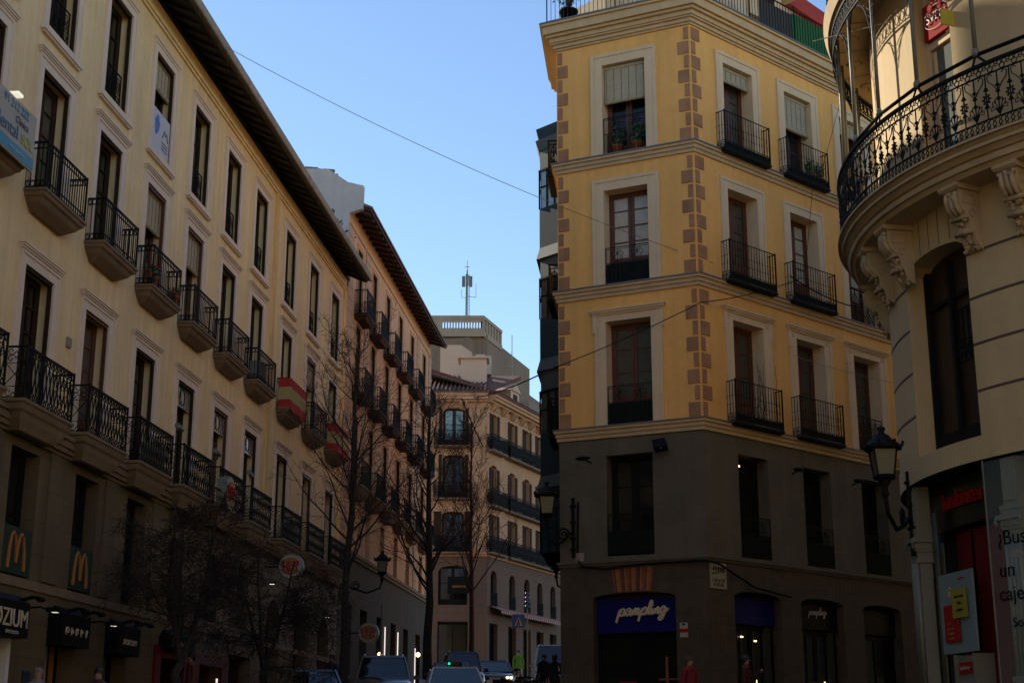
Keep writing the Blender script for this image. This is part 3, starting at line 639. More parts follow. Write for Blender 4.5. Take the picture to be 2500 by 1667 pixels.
# round burger-shop signs
def roundsign(P,rx,rz,yaw,label,group):
    t=empty('round_sign',P,label,'sign',group,rz=R(yaw))
    def disc(nm,a,b,y0,y1,mt,n=28):
        q=MB(); q.loft([[(a*math.cos(2*PI*i/n),y,b*math.sin(2*PI*i/n)) for i in range(n)] for y in(y0,y1)]); obj(nm,fixnormals(q.mesh(nm,mt)),None,t)
    disc('rim',rx,rz,-.12,.12,M['bluegrey'])
    disc('face',rx*.92,rz*.92,-.135,-.125,M['offwhite'])
    q=MB(); n=24
    def arc(top): 
        s=1 if top else -1; z0=.30*rz*s
        pts=[(rx*.72*math.cos(PI*i/12),z0+s*rz*.40*math.sin(PI*i/12)) for i in range(13)]
        q.add([(x,-.145,z) for x,z in pts],[tuple(range(13))[::(-1 if top else 1)]])
    arc(True); arc(False); obj('bun',q.mesh('bun',M['mdgold']),None,t)
    for i,s in enumerate(('BURGER','KING')):
        me=text_mesh(s,rz*.55,M['signred'],.006,0,.006); me.transform(Matrix.Diagonal((min(1,rx/rz)*(.78 if i==0 else 1),1,1,1))); obj('lettering',me,Matrix.Translation((0,-.15,rz*(.17-.36*i))),t)
    q=MB(); q.tube([(-rx,0,0),(-rx-.45,0.0,0)],.025,5); obj('bracket',q.mesh('bracket',M['black']),None,t)
roundsign(fl(35.0,.85,7.58),.42,.42,84,'big round restaurant sign with red lettering hanging before the balconies','round signs of the restaurant')
roundsign(fl(41.5,.95,6.52),.36,.36,-8,'round red restaurant sign below the balconies, just above the arches','round signs of the restaurant')
roundsign(fl(51.5,1.3,5.35),.36,.36,-8,'farthest round red sign, low beside the tall bare tree','round signs of the restaurant')
for k,c in enumerate((43.3,46.7,50.0)):
    t=empty('round_sign',fl(c,-.38,4.2),'small round backlit sign in the %s arch of the green-grey arcade'%('first','second','third')[k],'sign','small signs in the arches',rz=R(90-AZ))
    q=MB(); n=16; q.loft([[(.26*math.cos(2*PI*i/n),y,.30*math.sin(2*PI*i/n)) for i in range(n)] for y in(-.02,.02)]); obj('face',fixnormals(q.mesh('face',M['offwhite'])),None,t)
    obj('lettering',text_mesh('BK',.3,M['signred'],.004),Matrix.Translation((0,-.03,0)),t)
    q=MB(); q.box(-.35,-.05,-.02,0,.52,.72); q.box(.03,.3,-.02,0,.52,.72); obj('lit_panel',q.mesh('lit_panel',mat('dim_lit_panel',(.3,.3,.28),.5,emit=(.8,.75,.6),es=.06)),None,t)
for k,(c,z) in enumerate(((42.3,6.1),(46.3,5.95),(49.8,5.75))):
    t=empty('downlight',fl(c,.1,z),('tiny lit downlight nearest the round sign over the arcade','tiny lit downlight above the middle arch','tiny lit downlight above the farthest arch')[k],'lamp','downlights over the arches')
    q=MB(); q.box(-.02,.2,-.02,.12,.02,.08); obj('housing',q.mesh('housing',M['black']),None,t); q=MB(); q.box(.0,.14,-.01,.10,.005,.019); obj('bulb',q.mesh('bulb',M['lampw']),None,t)
q=MB(); rr=random.Random(9)
for i in range(260):
    p=Vector((rr.gauss(0,.35),rr.gauss(0,.3),abs(rr.gauss(.1,.3)))); d=Vector((rr.uniform(-1,1),rr.uniform(-1,1),rr.uniform(-.2,1))).normalized(); s=d.orthogonal().normalized()*.05; q.add([p-s,p+s,p+s+d*.13,p-s+d*.13],[(0,1,2,3)])
q.tube([(0,0,-.4),(0,0,.4)],.02,4)
P=fl(48.6,-.3,19.35); o=obj('roof_shrub',q.mesh('roof_shrub',M['leaf']),Matrix.Translation(P)); tag(o,'dark green shrub growing on the roof edge against the white party wall','shrub')

# ================================================================ SECOND LEFT BUILDING
B2=Bld('apartment_building',*fl(51.95,0,0),'peach plaster building beyond the cream one, with brown timber eaves and pale side wall')
c2=[54.2,57.27,60.40,63.58,66.80,70.45]; ops=[]; W2=.95
for c in c2:
    for a,b in((17.72,20.53),(14.55,17.38),(11.0,13.83),(8.62,10.35)): ops.append((c-W2/2,c+W2/2,a,b))
w=MB(); wall(w,51.95,72.62,8.42,21.7,ops,0,.4)
w.box(52,72.62,-.05,-.001,20.95,21.02)
B2.part('wall',w.mesh('wall',M['pink']),FL)
for a,b in((51.95,52.9),(55.3,56.2),(68.2,69.1),(71.9,72.62)):
    w=MB(); w.box(a,b,-.04,-.002,8.5,20.9); B2.part('quoins',w.mesh('quoins',M['quoinp']),FL)
sh=[(53.2,54.6,0,6.6),(56.2,57.6,0,6.6),(59.6,60.9,0,6.6),(62.8,64.1,0,6.6),(66,67.3,0,6.6),(69.4,70.8,0,6.6)]
w=MB(); wall(w,51.95,72.62,0,8.42,sh,0,.4); B2.part('stone_base',w.mesh('stone_base',mat('dark_stone_base',(.065,.052,.030),.9,var=.15,vs=1.2,streak=.1,dirt=.4)),FL)
w=MB(); w.box(51.95,72.62,-.14,0,8.42,8.55); w.box(51.95,72.62,-.08,0,8.3,8.42); B2.part('ledge',w.mesh('ledge',M['ledge']),FL)
for s_ in sh: shopfit(B2,FL,s_[0],s_[1],6.6,.38,z0=2)
w=MB()
for x in(61.2,64.3): w.box(x,x+.05,-.08,-.04,2.5,6.3)
w.box(69.0,69.05,-.08,-.04,2.5,5.9)
B2.part('led_strip',w.mesh('led_strip',M['neon']),FL)
e=MB(); e.loft([[(x,0,21.78),(x,-.80,21.46),(x,-.80,21.56),(x,0,21.95)] for x in (52.21,72.7)]); x=52.4
while x<72.6: e.loft([[(x+d,0.0,21.6),(x+d,-.73,21.37),(x+d,-.73,21.50),(x+d,0,21.8)] for d in (-.09,.09)]); x+=.7
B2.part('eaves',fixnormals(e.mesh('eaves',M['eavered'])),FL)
e=MB(); e.loft([[(x,-.85,21.58),(x,-.85,21.67),(x,0,22.05),(x,5.5,23.3),(x,11,22.3),(x,11,22.0),(x,5.5,23.0),(x,0,21.9)] for x in (52.21,72.8)])
B2.part('roof',fixnormals(e.mesh('roof',M['tile'])),FL)
w=MB(); w.prism([(11,0),(.001,0),(.001,21.35),(-.5,21.5),(-.52,22.45),(.1,22.62),(.9,23.2),(4,23.4),(11,23.0)],lambda a,b,t:(t,a,b),51.94,52.2)
w.add([(72.62,11,0),(72.62,.001,0),(72.62,.001,21.8),(72.62,5.5,23.0),(72.62,11,22.0)],[(4,3,2,1,0)]); B2.part('side_wall',w.mesh('side_wall',M['whitewall']),FL)
ch=MB(); ch.box(52.3,54.2,1.0,4.5,22.6,23.30); 
rr=random.Random(4)
for i in range(190): x=rr.uniform(52.25,54.5); y=rr.uniform(.9,3.4); zz=23.24+.16*min(y-.9,1.2); ch.tube([(x,y-.22,zz-.05+rr.uniform(0,.04)),(x,y+.22,zz+rr.uniform(0,.05))],.08,6)
B2.part('chimney',ch.mesh('chimney',M['tile']),FL)
pr=[(.85,.55,0),(.85,.55,-.06),(.80,.50,-.10),(.70,.42,-.2)]
Tb=balcony(.85,.55,.98,'plain',pr,'eavered',solid=.5)
pr=[(.95,.55,0),(.95,.55,-.07),(.90,.50,-.12),(.8,.42,-.26),(.6,.25,-.45)]
Tb2=balcony(.95,.55,.98,'plain',pr,'slabstone',solid=.5)
wa=window(W2,2.81,.4,'darkwood','curtaindark',3,.5,'flat','pink',guide=1,outer=.15); wb=window(W2,2.83,.4,'darkwood','curtaindark',3,.5,'flat','pink',guide=1,outer=.15); wc=window(W2,1.73,.4,'darkwood','curtaindark',2,0)
for c in c2:
    B2.tmpl(wa,FL,c,17.72); B2.tmpl(wb,FL,c,14.55); B2.tmpl(wb,FL,c,11.0); B2.tmpl(wc,FL,c,8.62)
    B2.tmpl(Tb,FL,c,17.70); B2.tmpl(Tb,FL,c,14.53); B2.tmpl(Tb2,FL,c,10.98); 

# ================================================================ END BUILDING (across the top of the street)
C0=(-1.423,84.988); FC=frame(*C0,90); FCR=frame(*C0,22.9)
B3=Bld('corner_building',C0[0],C0[1],4.8,'warm cream corner building closing the street, with brackets under its tiled roof')
fo=[(-2.7,-1.38,z0,z1,.18) for z0,z1 in((18.62,20.95),(15.49,18.10),(12.24,14.72))]
lo=[(-2.85,-1.15,9.3,11.55,.3),(-2.85,-1.10,4.0,8.35)]
w=MB(); wall(w,-9,0,12.15,21.3,fo,0,.3)
rc=[.95,3.75,6.1,8.25,10.5]; ro=[]
for c in rc:
    for z0,z1 in((18.40,20.72),(15.1,17.6),(12.3,14.63)): ro.append((c-.42,c+.42,z0,z1,.10))
B3.part('wall',w.mesh('wall',M['pinkend']),FC)
w=MB(); wall(w,0,16,12.15,21.3,ro,0,.3); B3.part('wall',w.mesh('wall',M['pinkend']),FCR)
w=MB(); wall(w,-9,0,3,12.1,lo,0,.35); B3.part('rusticated_base',w.mesh('rusticated_base',M['pinkrust']),FC)
rl_=[(c-.45,c+.45,9.3,11.35,.35) for c in rc]+[(c-.6,c+.6,3.5,8.3) for c in rc]
w=MB(); wall(w,0,16,3,12.1,rl_,0,.35); B3.part('rusticated_base',w.mesh('rusticated_base',M['pinkrust']),FCR)
e=MB()
for F_,x0,x1 in((0,-9.4,.0),(1,0,16)):
    e=MB()
    for z0,z1,p in((12.08,12.20,.10),(12.20,12.30,.2),(21.3,21.42,.25),(21.42,21.6,.45),(21.6,21.75,.55),(20.95,21.0,.05)): e.box(x0 if F_ else x0,x1+(0 if F_ else .0),-p,.0,z0,z1)
    xx=x0+.7
    while xx<x1-.2:
        for d in(-.16,.16): e.loft([[(xx+d+s*.07,0,20.85),(xx+d+s*.07,-.12,20.9),(xx+d+s*.07,-.38,21.2),(xx+d+s*.07,-.4,21.3),(xx+d+s*.07,0,21.3)] for s in(-1,1)])
        xx+=1.45
    B3.part('cornice',fixnormals(e.mesh('cornice',M['pinkend'])),FCR if F_ else FC)
for F_,x0,x1 in((FC,-9.4,0),(FCR,0,16)):
    e=MB(); e.loft([[(x0,-.62,21.76),(x0,-.62,21.86),(x0,0,22.1),(x0,5.5,24.3),(x0,5.5,24.0)],[(x1,-.62,21.76),(x1,-.62,21.86),(x1,0,22.1),(x1+(2.0 if F_ is FC else 0),5.5,24.3),(x1+(2.0 if F_ is FC else 0),5.5,24.0)]]); 
    x=x0+.1
    while x<x1: e.tube([(x,-.62,21.90),(x,0,22.15),(x+ (0),5.4,24.32)],.07,5); x+=.26
    B3.part('roof',fixnormals(e.mesh('roof',M['tilered'])),F_)
# dormer, chimney blocks
q=MB(); q.box(5.6,7.0,.9,3,22.2,23.4); q.loft([[(5.5,a,23.4),(6.3,a,23.95),(7.1,a,23.4)] for a in(.8,3)]); B3.part('dormer',fixnormals(q.mesh('dormer',M['peachbox'])),FCR)
q=MB(); q.box(6.0,6.6,.86,.9,22.35,23.2); B3.part('dormer_window',q.mesh('dormer_window',M['darkwood']),FCR)
q=MB(); q.box(-1.75,-.15,2.3,3.6,22.5,24.6); q.box(-1.95,.0,2.1,3.8,24.6,24.72); B3.part('chimney',q.mesh('chimney',M['peachbox']),FC)
q=MB(); q.box(-.9,-.3,4.6,5.2,24.7,25.5); q.box(-.3,.1,4.6,5.2,24.2,25.4); o=B3.part('air_conditioner',q.mesh('air_conditioner',M['offwhite']),FC)
w3=window(1.32,2.33,.3,'darkwood','glass',2,.3,arch=1,shut=None); w3b=window(1.32,2.5,.3,'darkwood','glass',2,.3,shut=.45)
for (a,b,z0,z1,_) in fo: B3.tmpl(window(1.32,z1-z0,.3,'darkwood','bayglass' if z0>18 else 'glass',2,.4,shut=(.22 if z0>13 else .45)),FC,-2.04,z0)  # top pane gets the painted sky reflection
B3.tmpl(window(1.7,2.25,.35,'blackwood','glass',2,.3),FC,-2.0,9.3); shopfit(B3,FC,-2.85,-1.10,8.3,.33,z0=4)
pr=[(1.18,.5,0),(1.18,.5,-.06),(1.1,.44,-.12)]
Tc=balcony(1.18,.5,.92,'floral',pr,'slabstone',ironmat='iron')
for z in(18.60,15.47,12.30): B3.tmpl(Tc,FC,-2.04,z)
wr=window(.84,2.3,.3,'darkwood','glass',2,.3,shut=.30)
for (a,b,z0,z1,_) in ro: B3.tmpl(window(.84,z1-z0,.3,'darkwood','curtaindark',2,.3,shut=.30) if 0 else wr,FCR,(a+b)/2,z0)
wq=window(.9,2.05,.3,'blackwood','glass',2,.3)
for c in rc: B3.tmpl(wq,FCR,c,9.3); shopfit(B3,FCR,c-.6,c+.6,8.3,.33,z0=3.5)
q=juliet(.9,.8,'plain',-.05,solid=.75)
for c in rc: B3.tmpl(q,FCR,c,9.3)
pr=[(1.15,.45,0),(1.15,.45,-.06),(1.1,.4,-.12)]; Tc1=balcony(1.15,.45,.92,'floral',pr,'slabstone')
pr=[(5.0,.45,0),(5.0,.45,-.06),(4.9,.4,-.12)]; Tc2=balcony(5.0,.45,.92,'floral',pr,'slabstone')
for z in(18.4,15.1,12.32): B3.tmpl(Tc1,FCR,.95,z); B3.tmpl(Tc2,FCR,7.5,z)
q=MB(); n=60
for i in range(n):
    a=.3+10.6*i/n; q.add([(a,-.02,9.28),(a+10.6/n,-.02,9.28),(a+10.6/n,-.75,9.0),(a,-.75,9.0)],[(0,1,2,3)],i%2); q.add([(a,-.75,9.0),(a+10.6/n,-.75,9.0),(a+10.6/n,-.76,8.82),(a,-.76,8.82)],[(0,1,2,3)],i%2)
B3.part('awning',q.mesh('awning',[mat('awning_red',(.30,.05,.04),.9),mat('awning_pale',(.35,.28,.22),.9)]),FCR)
w=MB(); w.add([(-9,0,4),(-9,14,4),(-9,14,21.5),(-9,0,21.5)],[(0,1,2,3)]); B3.part('side_wall',w.mesh('side_wall',M['pinkend']),FC)
# hanging pub-style sign
t=empty('hanging_sign',(-2.9,83.4,10.0),'dark rectangular hanging sign with faint gold letters on the warm cream building','sign')
q=MB(); q.box(-.75,.55,-.05,.05,-.2,.75); obj('board',q.mesh('board',M['black']),None,t); obj('lettering',text_mesh('taberna',.26,M['mdgold'],.004),Matrix.Translation((-.1,-.06,.2)),t)
q=MB(); q.tube([(0,0,.8),(0,1.6,.8)],.03,5); obj('bracket',q.mesh('bracket',M['black']),None,t)

# ================================================================ GREY BLOCK BEHIND + MAST
B4=Bld('office_block',-4,125,6,'tall grey rendered block in the distance with a pierced parapet and aerials','building')
F4=frame(-2.5,125,90); F4R=frame(-2.5,125,18)
w=MB(); w.box(-12,.3,.5,20,6,36.9); B4.part('wall',w.mesh('wall',M['concrete']),F4)
w=MB(); w.box(-12,.0,0,.35,36.6,37.1); w.box(-12,0,0,.35,38.25,38.55)
w.box(-12,-3.85,.05,.3,37.1,38.25); w.box(-.25,0,.05,.3,37.1,38.25); w.box(-3.85,-.25,.05,.3,37.1,37.40); w.box(-3.85,-.25,.05,.3,38.02,38.25); x=-3.85
while x<-.3: w.box(x,x+.11,.05,.3,37.4,38.02); w.prism([(x+.11,37.85),(x+.155,38.02),(x+.11,38.02)],lambda a,b,t:(a,t,b),.05,.3); w.prism([(x+.25,37.85),(x+.25,38.02),(x+.205,38.02)],lambda a,b,t:(a,t,b),.05,.3); x+=.2535
w.box(-.3,-.2,.05,.3,37.4,38.02)
B4.part('parapet',w.mesh('parapet',M['concretel']),F4)
w=MB(); w.box(0,5.2,0,.35,36.6,37.1); w.box(0,5.2,0,.35,38.25,38.55); x=0
w.box(0,5.2,.2,.3,37.1,38.25)
while x<5.0: w.box(x,x+.4,.05,.2,37.1,38.25); x+=.8
B4.part('parapet',w.mesh('parapet',M['concretel']),F4R)
w=MB(); w.box(-1.5,14,.9,10,6,36.2); w.box(1.2,14,.1,.9,6,37.0); w.box(5.5,22,-1.4,.1,6,33.2); B4.part('wall',w.mesh('wall',M['concrete']),F4R)
w=MB(); w.box(3.2,22,-3.2,-1.4,6,31.2); B4.part('lower_wing',w.mesh('lower_wing',mat('mid_grey_render',(.22,.18,.14),.95,var=.1,vs=.3,streak=.08)),F4R)
w=MB(); w.box(-3.85,-3.3,.55,.62,33.5,34.1); B4.part('vent',w.mesh('vent',M['black']),F4)
B5=Bld('rooftop_block',-4.1,95,20,'plain pinkish rooftop block standing before the grey tower','building')
w=MB(); w.box(-4.85,-3.45,95,97,22,27.6); w.add([(-3.45,95,22),(-2.75,97,22),(-2.75,97,27.6),(-3.45,95,27.6)],[(0,1,2,3)]); w.add([(-3.45,95,27.6),(-2.75,97,27.6),(-4.85,97,27.6)],[(0,1,2)]); B5.part('wall',w.mesh('wall',M['peachbox']))
w=MB(); w.box(-7.5,-2.4,96.9,103,22,25.9); B5.part('lower_wall',w.mesh('lower_wall',M['concretel']))
t=empty('antenna_mast',(-4.08,125.8,38.5),'slim lattice antenna mast with grey panels on the distant grey block','antenna')
q=MB()
for a in(0,2.09,4.19): q.tube([(.22*math.cos(a),.22*math.sin(a),0),(.18*math.cos(a),.18*math.sin(a),4.2)],.035,4)
for i in range(14):
    z=.3*i
    for a in(0,2.09,4.19): q.tube([(.2*math.cos(a),.2*math.sin(a),z),(.2*math.cos(a+2.09),.2*math.sin(a+2.09),z+.3)],.02,3)
q.tube([(0,0,0),(0,0,4.6)],.07,6); q.tube([(0,0,4.6),(0,0,5.5)],.035,5); obj('lattice',q.mesh('lattice',M['bluegrey']),None,t)
for x,y in((-.33,0),(.33,0),(0,-.33)):
    q=MB(); q.box(x-.14,x+.14,y-.08,y+.08,3.0,4.0); obj('panel_antenna',q.mesh('panel_antenna',M['bluegrey']),None,t)
q=MB(); q.tube([(0,0,2.1),(.75,0,2.0),(.8,0,2.1)],.03,4); q.tube([(.8,0,2.0),(.8,0,3.3)],.035,5); q.tube([(0,0,1.9),(-.5,0,2.0),(-.5,0,2.7)],.03,4); q.tube([(-.2,0,4.9),(.2,0,4.9)],.04,4); obj('whip_antenna',q.mesh('whip_antenna',M['offwhite']),None,t)
t=empty('roof_aerial',(.0,131.0,34.2),'thin white pole aerial on the sloping side of the grey block','antenna'); q=MB(); q.tube([(0,0,0),(0,0,4.2)],.05,5); q.tube([(-.6,0,1.2),(0,0,1.2)],.03,4); obj('pole',q.mesh('pole',M['offwhite']),None,t)

# ================================================================ YELLOW CORNER BUILDING
E0=(4.661,34.688); FF=frame(*E0,115.30); FR=frame(*E0,48.13); FWf=3.82
a_=R(115.30); EL=(E0[0]-FWf*math.sin(a_),E0[1]-FWf*math.cos(a_)); FS=frame(*EL,AZ)   # street side (hidden from the camera)
B6=Bld('corner_building',E0[0],E0[1],gz(34.7),'ochre yellow corner building with brown quoins and cream mouldings above a grey base')
levels=[(16.57,19.17),(12.98,15.57),(9.29,11.99)]
cF=-1.88; cR=[1.88,4.50,7.06,9.7,12.3]
w=MB(); wall(w,-FWf,0,9.2,20.0,[(cF-.61,cF+.61,a,b) for a,b in levels],0,.42,mrev=1); B6.part('wall',w.mesh('wall',[M['yellow'],M['ytrim']]),FF)
w=MB(); wall(w,0,18,9.2,20.0,[(c-.61,c+.61,a,b) for c in cR for a,b in levels],0,.42,mrev=1); B6.part('wall',w.mesh('wall',[M['yellow'],M['ytrim']]),FR)
BK=[FR@Vector((18,0,0)),Vector((EL[0]+.0993*3.3,EL[1]+.995*3.3,0))]
w=MB(); w.add([BK[0],BK[1],BK[1]+Vector((0,0,20.5)),BK[0]+Vector((0,0,20.5))],[(0,1,2,3)]); B6.part('back_wall',w.mesh('back_wall',M['yellow']))
# street side facade, seen only at its balconies
w=MB(); w.box(.0,3.2,.0,.3,0,20.0); 
w2=MB(); w2.add([(0,0.0,0),(3.3,0,0),(3.3,0,20),(0,0,20)],[(0,1,2,3)]); B6.part('side_wall',w2.mesh('side_wall',M['yellow']),FS@Matrix.Scale(-1,4,(0,1,0)) if 0 else FS)
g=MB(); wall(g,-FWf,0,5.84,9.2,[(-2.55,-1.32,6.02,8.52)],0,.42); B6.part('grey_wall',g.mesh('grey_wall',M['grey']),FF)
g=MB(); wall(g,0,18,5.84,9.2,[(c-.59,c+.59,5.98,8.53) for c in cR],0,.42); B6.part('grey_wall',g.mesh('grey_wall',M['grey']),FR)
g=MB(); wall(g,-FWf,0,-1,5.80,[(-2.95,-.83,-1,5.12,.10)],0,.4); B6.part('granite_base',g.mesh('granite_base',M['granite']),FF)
sR=[(.94,2.73),(3.54,5.33),(6.21,7.95),(8.9,10.7)]
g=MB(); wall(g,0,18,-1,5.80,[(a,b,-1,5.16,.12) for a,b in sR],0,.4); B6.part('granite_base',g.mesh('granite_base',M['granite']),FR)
def miter(mb,p,z0,z1):    # band running round both visible faces with a clean corner, in world coordinates
    nF=FF.to_3x3()@Vector((0,-1,0)); nR=FR.to_3x3()@Vector((0,-1,0)); tR=FR.to_3x3()@Vector((1,0,0)); tF=FF.to_3x3()@Vector((-1,0,0))
    c=Vector((*E0,0)); bis=(nF+nR).normalized(); k=1/bis.dot(nF); nS=FS.to_3x3()@Vector((0,-1,0)); bl=(nF+nS).normalized(); kl=1/bl.dot(nF); tS=FS.to_3x3()@Vector((1,0,0))
    el=Vector((*EL,0))
    nS=FS.to_3x3()@Vector((0,1,0)); nS=Vector((-math.cos(R(AZ)),math.sin(R(AZ)),0)); bl=(nF+nS).normalized(); kl=1/bl.dot(nF)
    def ringp(d): return [el+tS*3.2+nS*d, el+bl*kl*d, c+bis*k*d, c+tR*18+nR*d]
    i,o=ringp(-.0),ringp(p); 
    for a in range(3):
        mb.add([(*i[a][:2],z0),(*i[a+1][:2],z0),(*o[a+1][:2],z0),(*o[a][:2],z0),(*i[a][:2],z1),(*i[a+1][:2],z1),(*o[a+1][:2],z1),(*o[a][:2],z1)],[(0,1,2,3),(4,7,6,5),(3,2,6,7)])
        if a in(0,2): mb.add([(*i[0 if a==0 else 3][:2],z0),(*o[0 if a==0 else 3][:2],z0),(*o[0 if a==0 else 3][:2],z1),(*i[0 if a==0 else 3][:2],z1)],[(0,1,2,3)])
for zt in(16.55,12.96,9.27):
    b=MB(); miter(b,.05,zt-.30,zt-.20); miter(b,.09,zt-.20,zt-.10); miter(b,.14,zt-.10,zt-.03); o=B6.part('string_course',fixnormals(b.mesh('string_course',M['yband'])))
    b=MB(); miter(b,.17,zt-.03,zt); B6.part('flashing',fixnormals(b.mesh('flashing',M['lead'])))
b=MB()
for z0,z1,p in((19.86,19.92,.05),(19.92,20.02,.10),(20.02,20.07,.16),(20.07,20.19,.20),(20.19,20.27,.28),(20.27,20.50,.36),(20.50,20.57,.42)): miter(b,p,z0,z1)
B6.part('cornice',fixnormals(b.mesh('cornice',M['yband'])))
b=MB(); miter(b,.45,20.57,20.60); B6.part('flashing',fixnormals(b.mesh('flashing',M['lead'])))
b=MB(); miter(b,.04,5.80,5.86); miter(b,.08,5.86,5.92); B6.part('ledge',fixnormals(b.mesh('ledge',M['grey'])))
# quoins
for top,bot in((19.83,16.57),(16.2,12.98),(12.6,9.29)):
    n=8; h=(top-bot)/n; qf=MB(); qr=MB(); ql=MB()
    for i in range(n):
        z0=bot+i*h+.03; z1=z0+h-.06; wd=(i%2==1)
        for m_,a_,b_ in((qf,-.04-(.13 if wd else .30),-.04),(qr,.04,.04+(.33 if wd else .15)),(ql,-FWf+.03,-FWf+.03+(.14 if wd else .30))):
            m_.box(a_,b_,-.022,-.002,z0,z1)
    B6.part('quoins',qf.mesh('quoins',M['quoin']),FF); B6.part('quoins',ql.mesh('quoins',M['quoin']),FF); B6.part('quoins',qr.mesh('quoins',M['quoin']),FR)
# brick flat arch
b=MB(); n=24
for i in range(n):
    t0,t1=(i+.10)/n,(i+.90)/n; xb=lambda t:-2.38+.98*t; xt=lambda t:-2.45+1.12*t
    b.loft([[(xb(t0),y,5.14),(xb(t1),y,5.14),(xt(t1),y,5.72),(xt(t0),y,5.72)] for y in(-.012-.008*(i%3),-.001)],m=(i*7//3)%3)
B6.part('brick_lintel',fixnormals(b.mesh('brick_lintel',[M['brick'],mat('pale_brick',(.34,.14,.055),.9,var=.2,vs=8),mat('burnt_brick',(.14,.04,.02),.9,var=.2,vs=8)])),FF)
sw=.27
wT=window(1.22,2.60,.42,'redwood','glass',3,.3,'flat','ytrim',outer=.32,blind=1.05,leaf=.08)
wT2=window(1.22,2.60,.42,'redwood','curtaindark',3,.3,'flat','ytrim',outer=.30,blind=.42,leaf=.08)
wT3=window(1.22,2.60,.42,'redwood','glass',3,.3,'flat','ytrim',outer=.30,blind=1.0,leaf=.08)
wM=window(1.22,2.59,.42,'redwood','curtain',4,.75,'flat','ytrim',outer=.32,leaf=.08)
wM1=window(1.22,2.59,.42,'redwood','curtaindark',4,.75,'flat','ytrim',outer=.29,leaf=.08)
wM2=window(1.22,2.59,.42,'redwood','curtain',4,.75,'flat','ytrim',outer=.29,leaf=.08)
wL=window(1.22,2.70,.42,'redwood','curtaindark',3,.75,'ears','ytrim',outer=.30,leaf=.08)
wB=window(1.23,2.50,.42,'blackwood','glass',3,.3)
B6.tmpl(wT,FF,cF,16.57); B6.tmpl(wM,FF,cF,12.98); B6.tmpl(wL,FF,cF,9.29); B6.tmpl(wB,FF,-1.935,6.02)
for i,c in enumerate(cR[:4]):
    B6.tmpl((wT2,wT3,wT2,wT2)[i],FR,c,16.57); B6.tmpl((wM1,wM2,wM2,wM1)[i],FR,c,12.98); B6.tmpl(wL,FR,c,9.29); B6.tmpl(window(1.18,2.55,.42,'blackwood','glass',2,.3) if i==0 else wB,FR,c,6.0)
jF=juliet(1.22,1.0,'juliet',.02,'ironyel',solid=.56); 
B6.tmpl(juliet(1.22,1.05,'juliet',.02,'ironyel'),FF,cF,16.57); B6.tmpl(jF,FF,cF,12.98); B6.tmpl(jF,FF,cF,9.29); B6.tmpl(jF,FF,-1.935,6.05)
pr=[(.94,.29,0),(.96,.31,-.02),(.96,.31,-.06),(.90,.26,-.10)]
Ty=balcony(.94,.29,1.05,'yel',pr,'ironyel','yel',ironmat='ironyel',inset=.012,solid=.20)
for z in(16.56,12.97,9.28):
    for c in cR[:2]: B6.tmpl(Ty,FR,c,z)
    B6.tmpl(juliet(1.22,1.0,'cross',.02,'ironyel'),FR,cR[2],z); B6.tmpl(Ty,FR,cR[3],z)
for c in cR[:3]: B6.tmpl(juliet(1.2,1.0,'juliet',.02,'ironyel',solid=.56),FR,c,6.0)
# side balconies over the street (seen edge-on past the left corner)
FSo=FS@Matrix.Rotation(PI,4,'Z')    # faces the street
pr=[(.8,.34,0),(.8,.34,-.05),(.75,.30,-.08)]; Ts=balcony(.8,.34,1.0,'floral',pr,'iron')
for z in(16.57,12.98,9.29): B6.tmpl(Ts,FSo,-1.5,z)
# shopfronts
p=shopfit(B6,FF,-2.95,-.83,4.2,.38); 
s=MB(); s.box(-2.93,-.85,.18,.30,4.18,5.0); p=B6.part('fascia',s.mesh('fascia',M['navy']),FF)
for a,b in sR:
    shopfit(B6,FR,a,b,4.35,.38); s=MB(); s.box(a+.03,b-.03,.2,.3,4.4,5.02); B6.part('fascia',s.mesh('fascia',M['navy'] if a<3 else M['black']),FR)
s=MB()
for a in(.94,3.54):
    s.box(a+.55,a+.59,.30,.34,1.5,4.3); s.box(a+1.0,a+1.04,.30,.34,1.5,4.3); s.box(a+.5,a+1.12,.28,.34,3.02,3.12); s.box(a+1.42,a+1.62,.25,.34,1.5,4.35)
B6.part('door_frame',s.mesh('door_frame',mat('dim_door_frame',(.045,.045,.028),.7,spec=.2)),FR)
s=MB(); 
for x,z in((1.15,3.93),(1.22,4.02),(1.52,4.10),(2.03,4.02)): s.obox((x,.30,z),(.045,0,0),(0,.01,0),(0,0,.016))
s.obox((2.0,.29,3.0),(.012,0,0),(0,.01,0),(0,0,.09)); s.obox((4.75,.29,3.0),(.010,0,0),(0,.01,0),(0,0,.12)); s.obox((1.62,.05+.2,8.30),(.02,0,0),(0,.01,0),(0,0,.02))
B6.part('ceiling_spots',s.mesh('ceiling_spots',M['lamp']),FR)
s=MB(); s.box(1.65,1.85,.28,.30,2.93,3.0); s.box(1.9,2.1,.28,.30,2.93,3.0); B6.part('orange_sticker',s.mesh('orange_sticker',M['mdgold']),FR)
s=MB(); s.box(-2.4,-1.95,.28,.30,2.3,3.05); B6.part('red_notice',s.mesh('red_notice',M['shopred']),FF)
s=MB(); s.box(-1.22,-1.16,.28,.32,2.3,3.6); s.box(-1.4,-.9,.28,.32,3.05,3.09); B6.part('display_rack',s.mesh('display_rack',M['brick']),FF)
